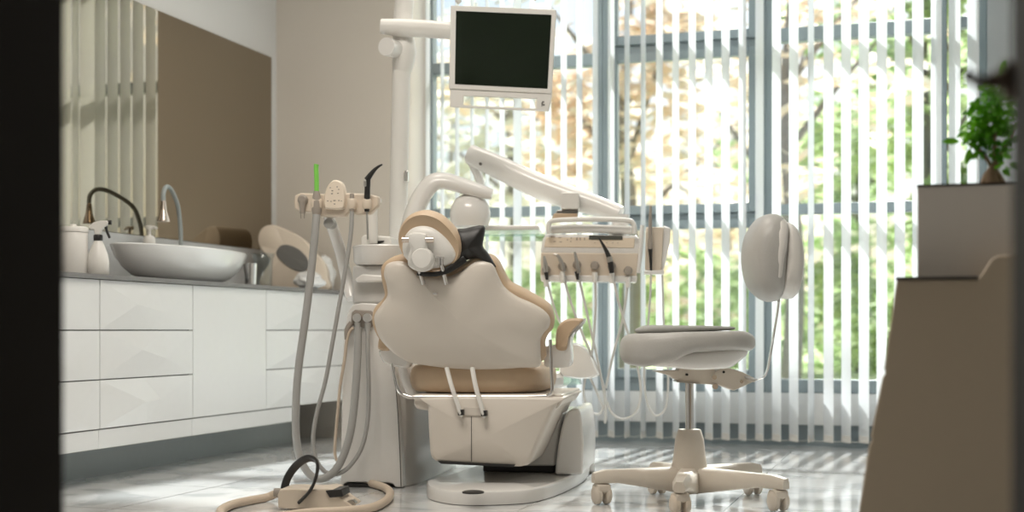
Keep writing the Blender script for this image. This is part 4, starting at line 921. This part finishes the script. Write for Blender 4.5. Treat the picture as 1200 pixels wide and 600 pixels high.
tree(850, 33, 8.0, 3.0, 2.6, fol_o, 'rusty autumn tree farther back behind the middle window right half', 1500, .19, 2, .15, 3.6)
tree(925, 11, 4.2, 1.0, 1.4, fol_o, 'thin orange tree just right of the wide window post', 420, .12, 3, .09, 3.0)
tree(1010, 22, 6.0, 2.0, 2.6, fol_g, 'green tree behind the left half of the right window', 2400, .17, 4, .12, 3.2)
tree(1085, 15, 6.0, 1.4, 2.4, fol_l, 'lime green tree behind the right end of the window', 2400, .14, 5, .12, 2.8)
tree(600, 20, 6.0, 2.2, 2.0, fol_p, 'pale cream tree glimpsed behind the balanced arm', 1100, .16, 6, .12, 3.3)
tree(530, 30, 7.0, 2.2, 2.4, fol_p, 'pale tree at the left end of the window', 900, .16, 7, .12, 3.4)
def bush(px, z, w, h, m, label, n=600, seed=1, size=.10):
    p = wp(px, 300, z); r = random.Random(seed); b = B()
    for _ in range(n):
        v = Vector((r.gauss(0, 1), r.gauss(0, 1), r.gauss(0, 1))).normalized()*r.uniform(.75, 1); q = Vector((v.x*w, v.y*w*.5, max(.02, h*.5+v.z*h*.55)))
        s_ = size*r.uniform(.6, 1.3); R = Matrix.Rotation(r.uniform(0, 6), 3, 'Z') @ Matrix.Rotation(r.uniform(-1.2, 1.2), 3, 'X')
        b.faces.new([b.verts.new(q+R @ Vector((x_*s_, y_*s_*.8, 0))) for x_, y_ in ((-1, 0), (0, -1), (1, 0), (0, 1))])
    o = obj('garden_bush', b, m, smooth=0); o.location = (p.x, p.y, -.12); return tag(o, label, 'bush', 'bushes outside the window')
bush(800, 20, 1.3, 1.9, fol_l, 'bright green bush behind the middle of the middle window', 900, 1, .12)
bush(700, 22, 1.4, 1.6, fol_g, 'green bush behind the instrument console', 800, 2, .12)
bush(620, 19, .9, 1.5, fol_l, 'light green bush behind the balanced arm end', 600, 3)
bush(885, 22, 1.1, 1.7, fol_g, 'dark green bush beside the wide window post', 700, 4)
bush(960, 24, 1.6, 1.4, fol_g, 'low green bush behind the stool backrest', 800, 5)
bush(1050, 26, 1.8, 1.6, fol_g, 'low green bush behind the right window corner', 800, 6)
# ------------------------------------------------------------------ LIGHT
w = bpy.data.worlds.new('World'); S.world = w; w.use_nodes = True; N = w.node_tree.nodes; L = w.node_tree.links
sk = N.new('ShaderNodeTexSky'); sk.sky_type = 'NISHITA'; sk.sun_disc = False; sk.sun_elevation = math.radians(41); sk.sun_rotation = math.radians(16); sk.air_density = 1.0; sk.dust_density = 3.0; sk.ozone_density = 1.0
L.new(sk.outputs[0], N['Background'].inputs[0]); N['Background'].inputs[1].default_value = 0.115
sun = bpy.data.lights.new('sun', 'SUN'); sun.energy = 10.0; sun.angle = math.radians(2.6); sun.color = (1, .965, .93)
so = bpy.data.objects.new('sun', sun); COL.objects.link(so)
az, el = math.radians(4), math.radians(42); ldir = Vector((math.sin(az)*math.cos(el), math.cos(az)*math.cos(el), math.sin(el)))
so.rotation_euler = ldir.to_track_quat('Z', 'Y').to_euler(); so.location = (3, 20, 15)
for nm, x, y, e, sz in (('ceiling_fill', -1.5, 3.0, 34, 1.4), ('ceiling_fill', -1.6, 5.0, 14, 1.2)):  # unseen fill lights added under the ceiling to brighten the room
    al = bpy.data.lights.new(nm, 'AREA'); al.shape = 'RECTANGLE'; al.size = sz; al.size_y = .6; al.energy = e; al.color = (1, .93, .84)
    ao = bpy.data.objects.new(nm, al); COL.objects.link(ao); ao.location = (x, y, CE-.02)

# ------------------------------------------------------------------ CAMERA
cd = bpy.data.cameras.new('camera'); co = bpy.data.objects.new('camera', cd); COL.objects.link(co); S.camera = co
co.location = CAM; co.rotation_euler = (PI/2, 0, TH)
cd.sensor_width = 36; cd.lens = FPX/1200*36; cd.shift_y = (HOR-300)/1200; cd.clip_start = .02; cd.clip_end = 300
cd.dof.use_dof = True; cd.dof.focus_distance = 4.35; cd.dof.aperture_fstop = 2.0
S.view_settings.view_transform = 'Standard'; S.view_settings.look = 'None'; S.view_settings.gamma = 1; S.view_settings.use_curve_mapping = False
S.view_settings.exposure = 0.45
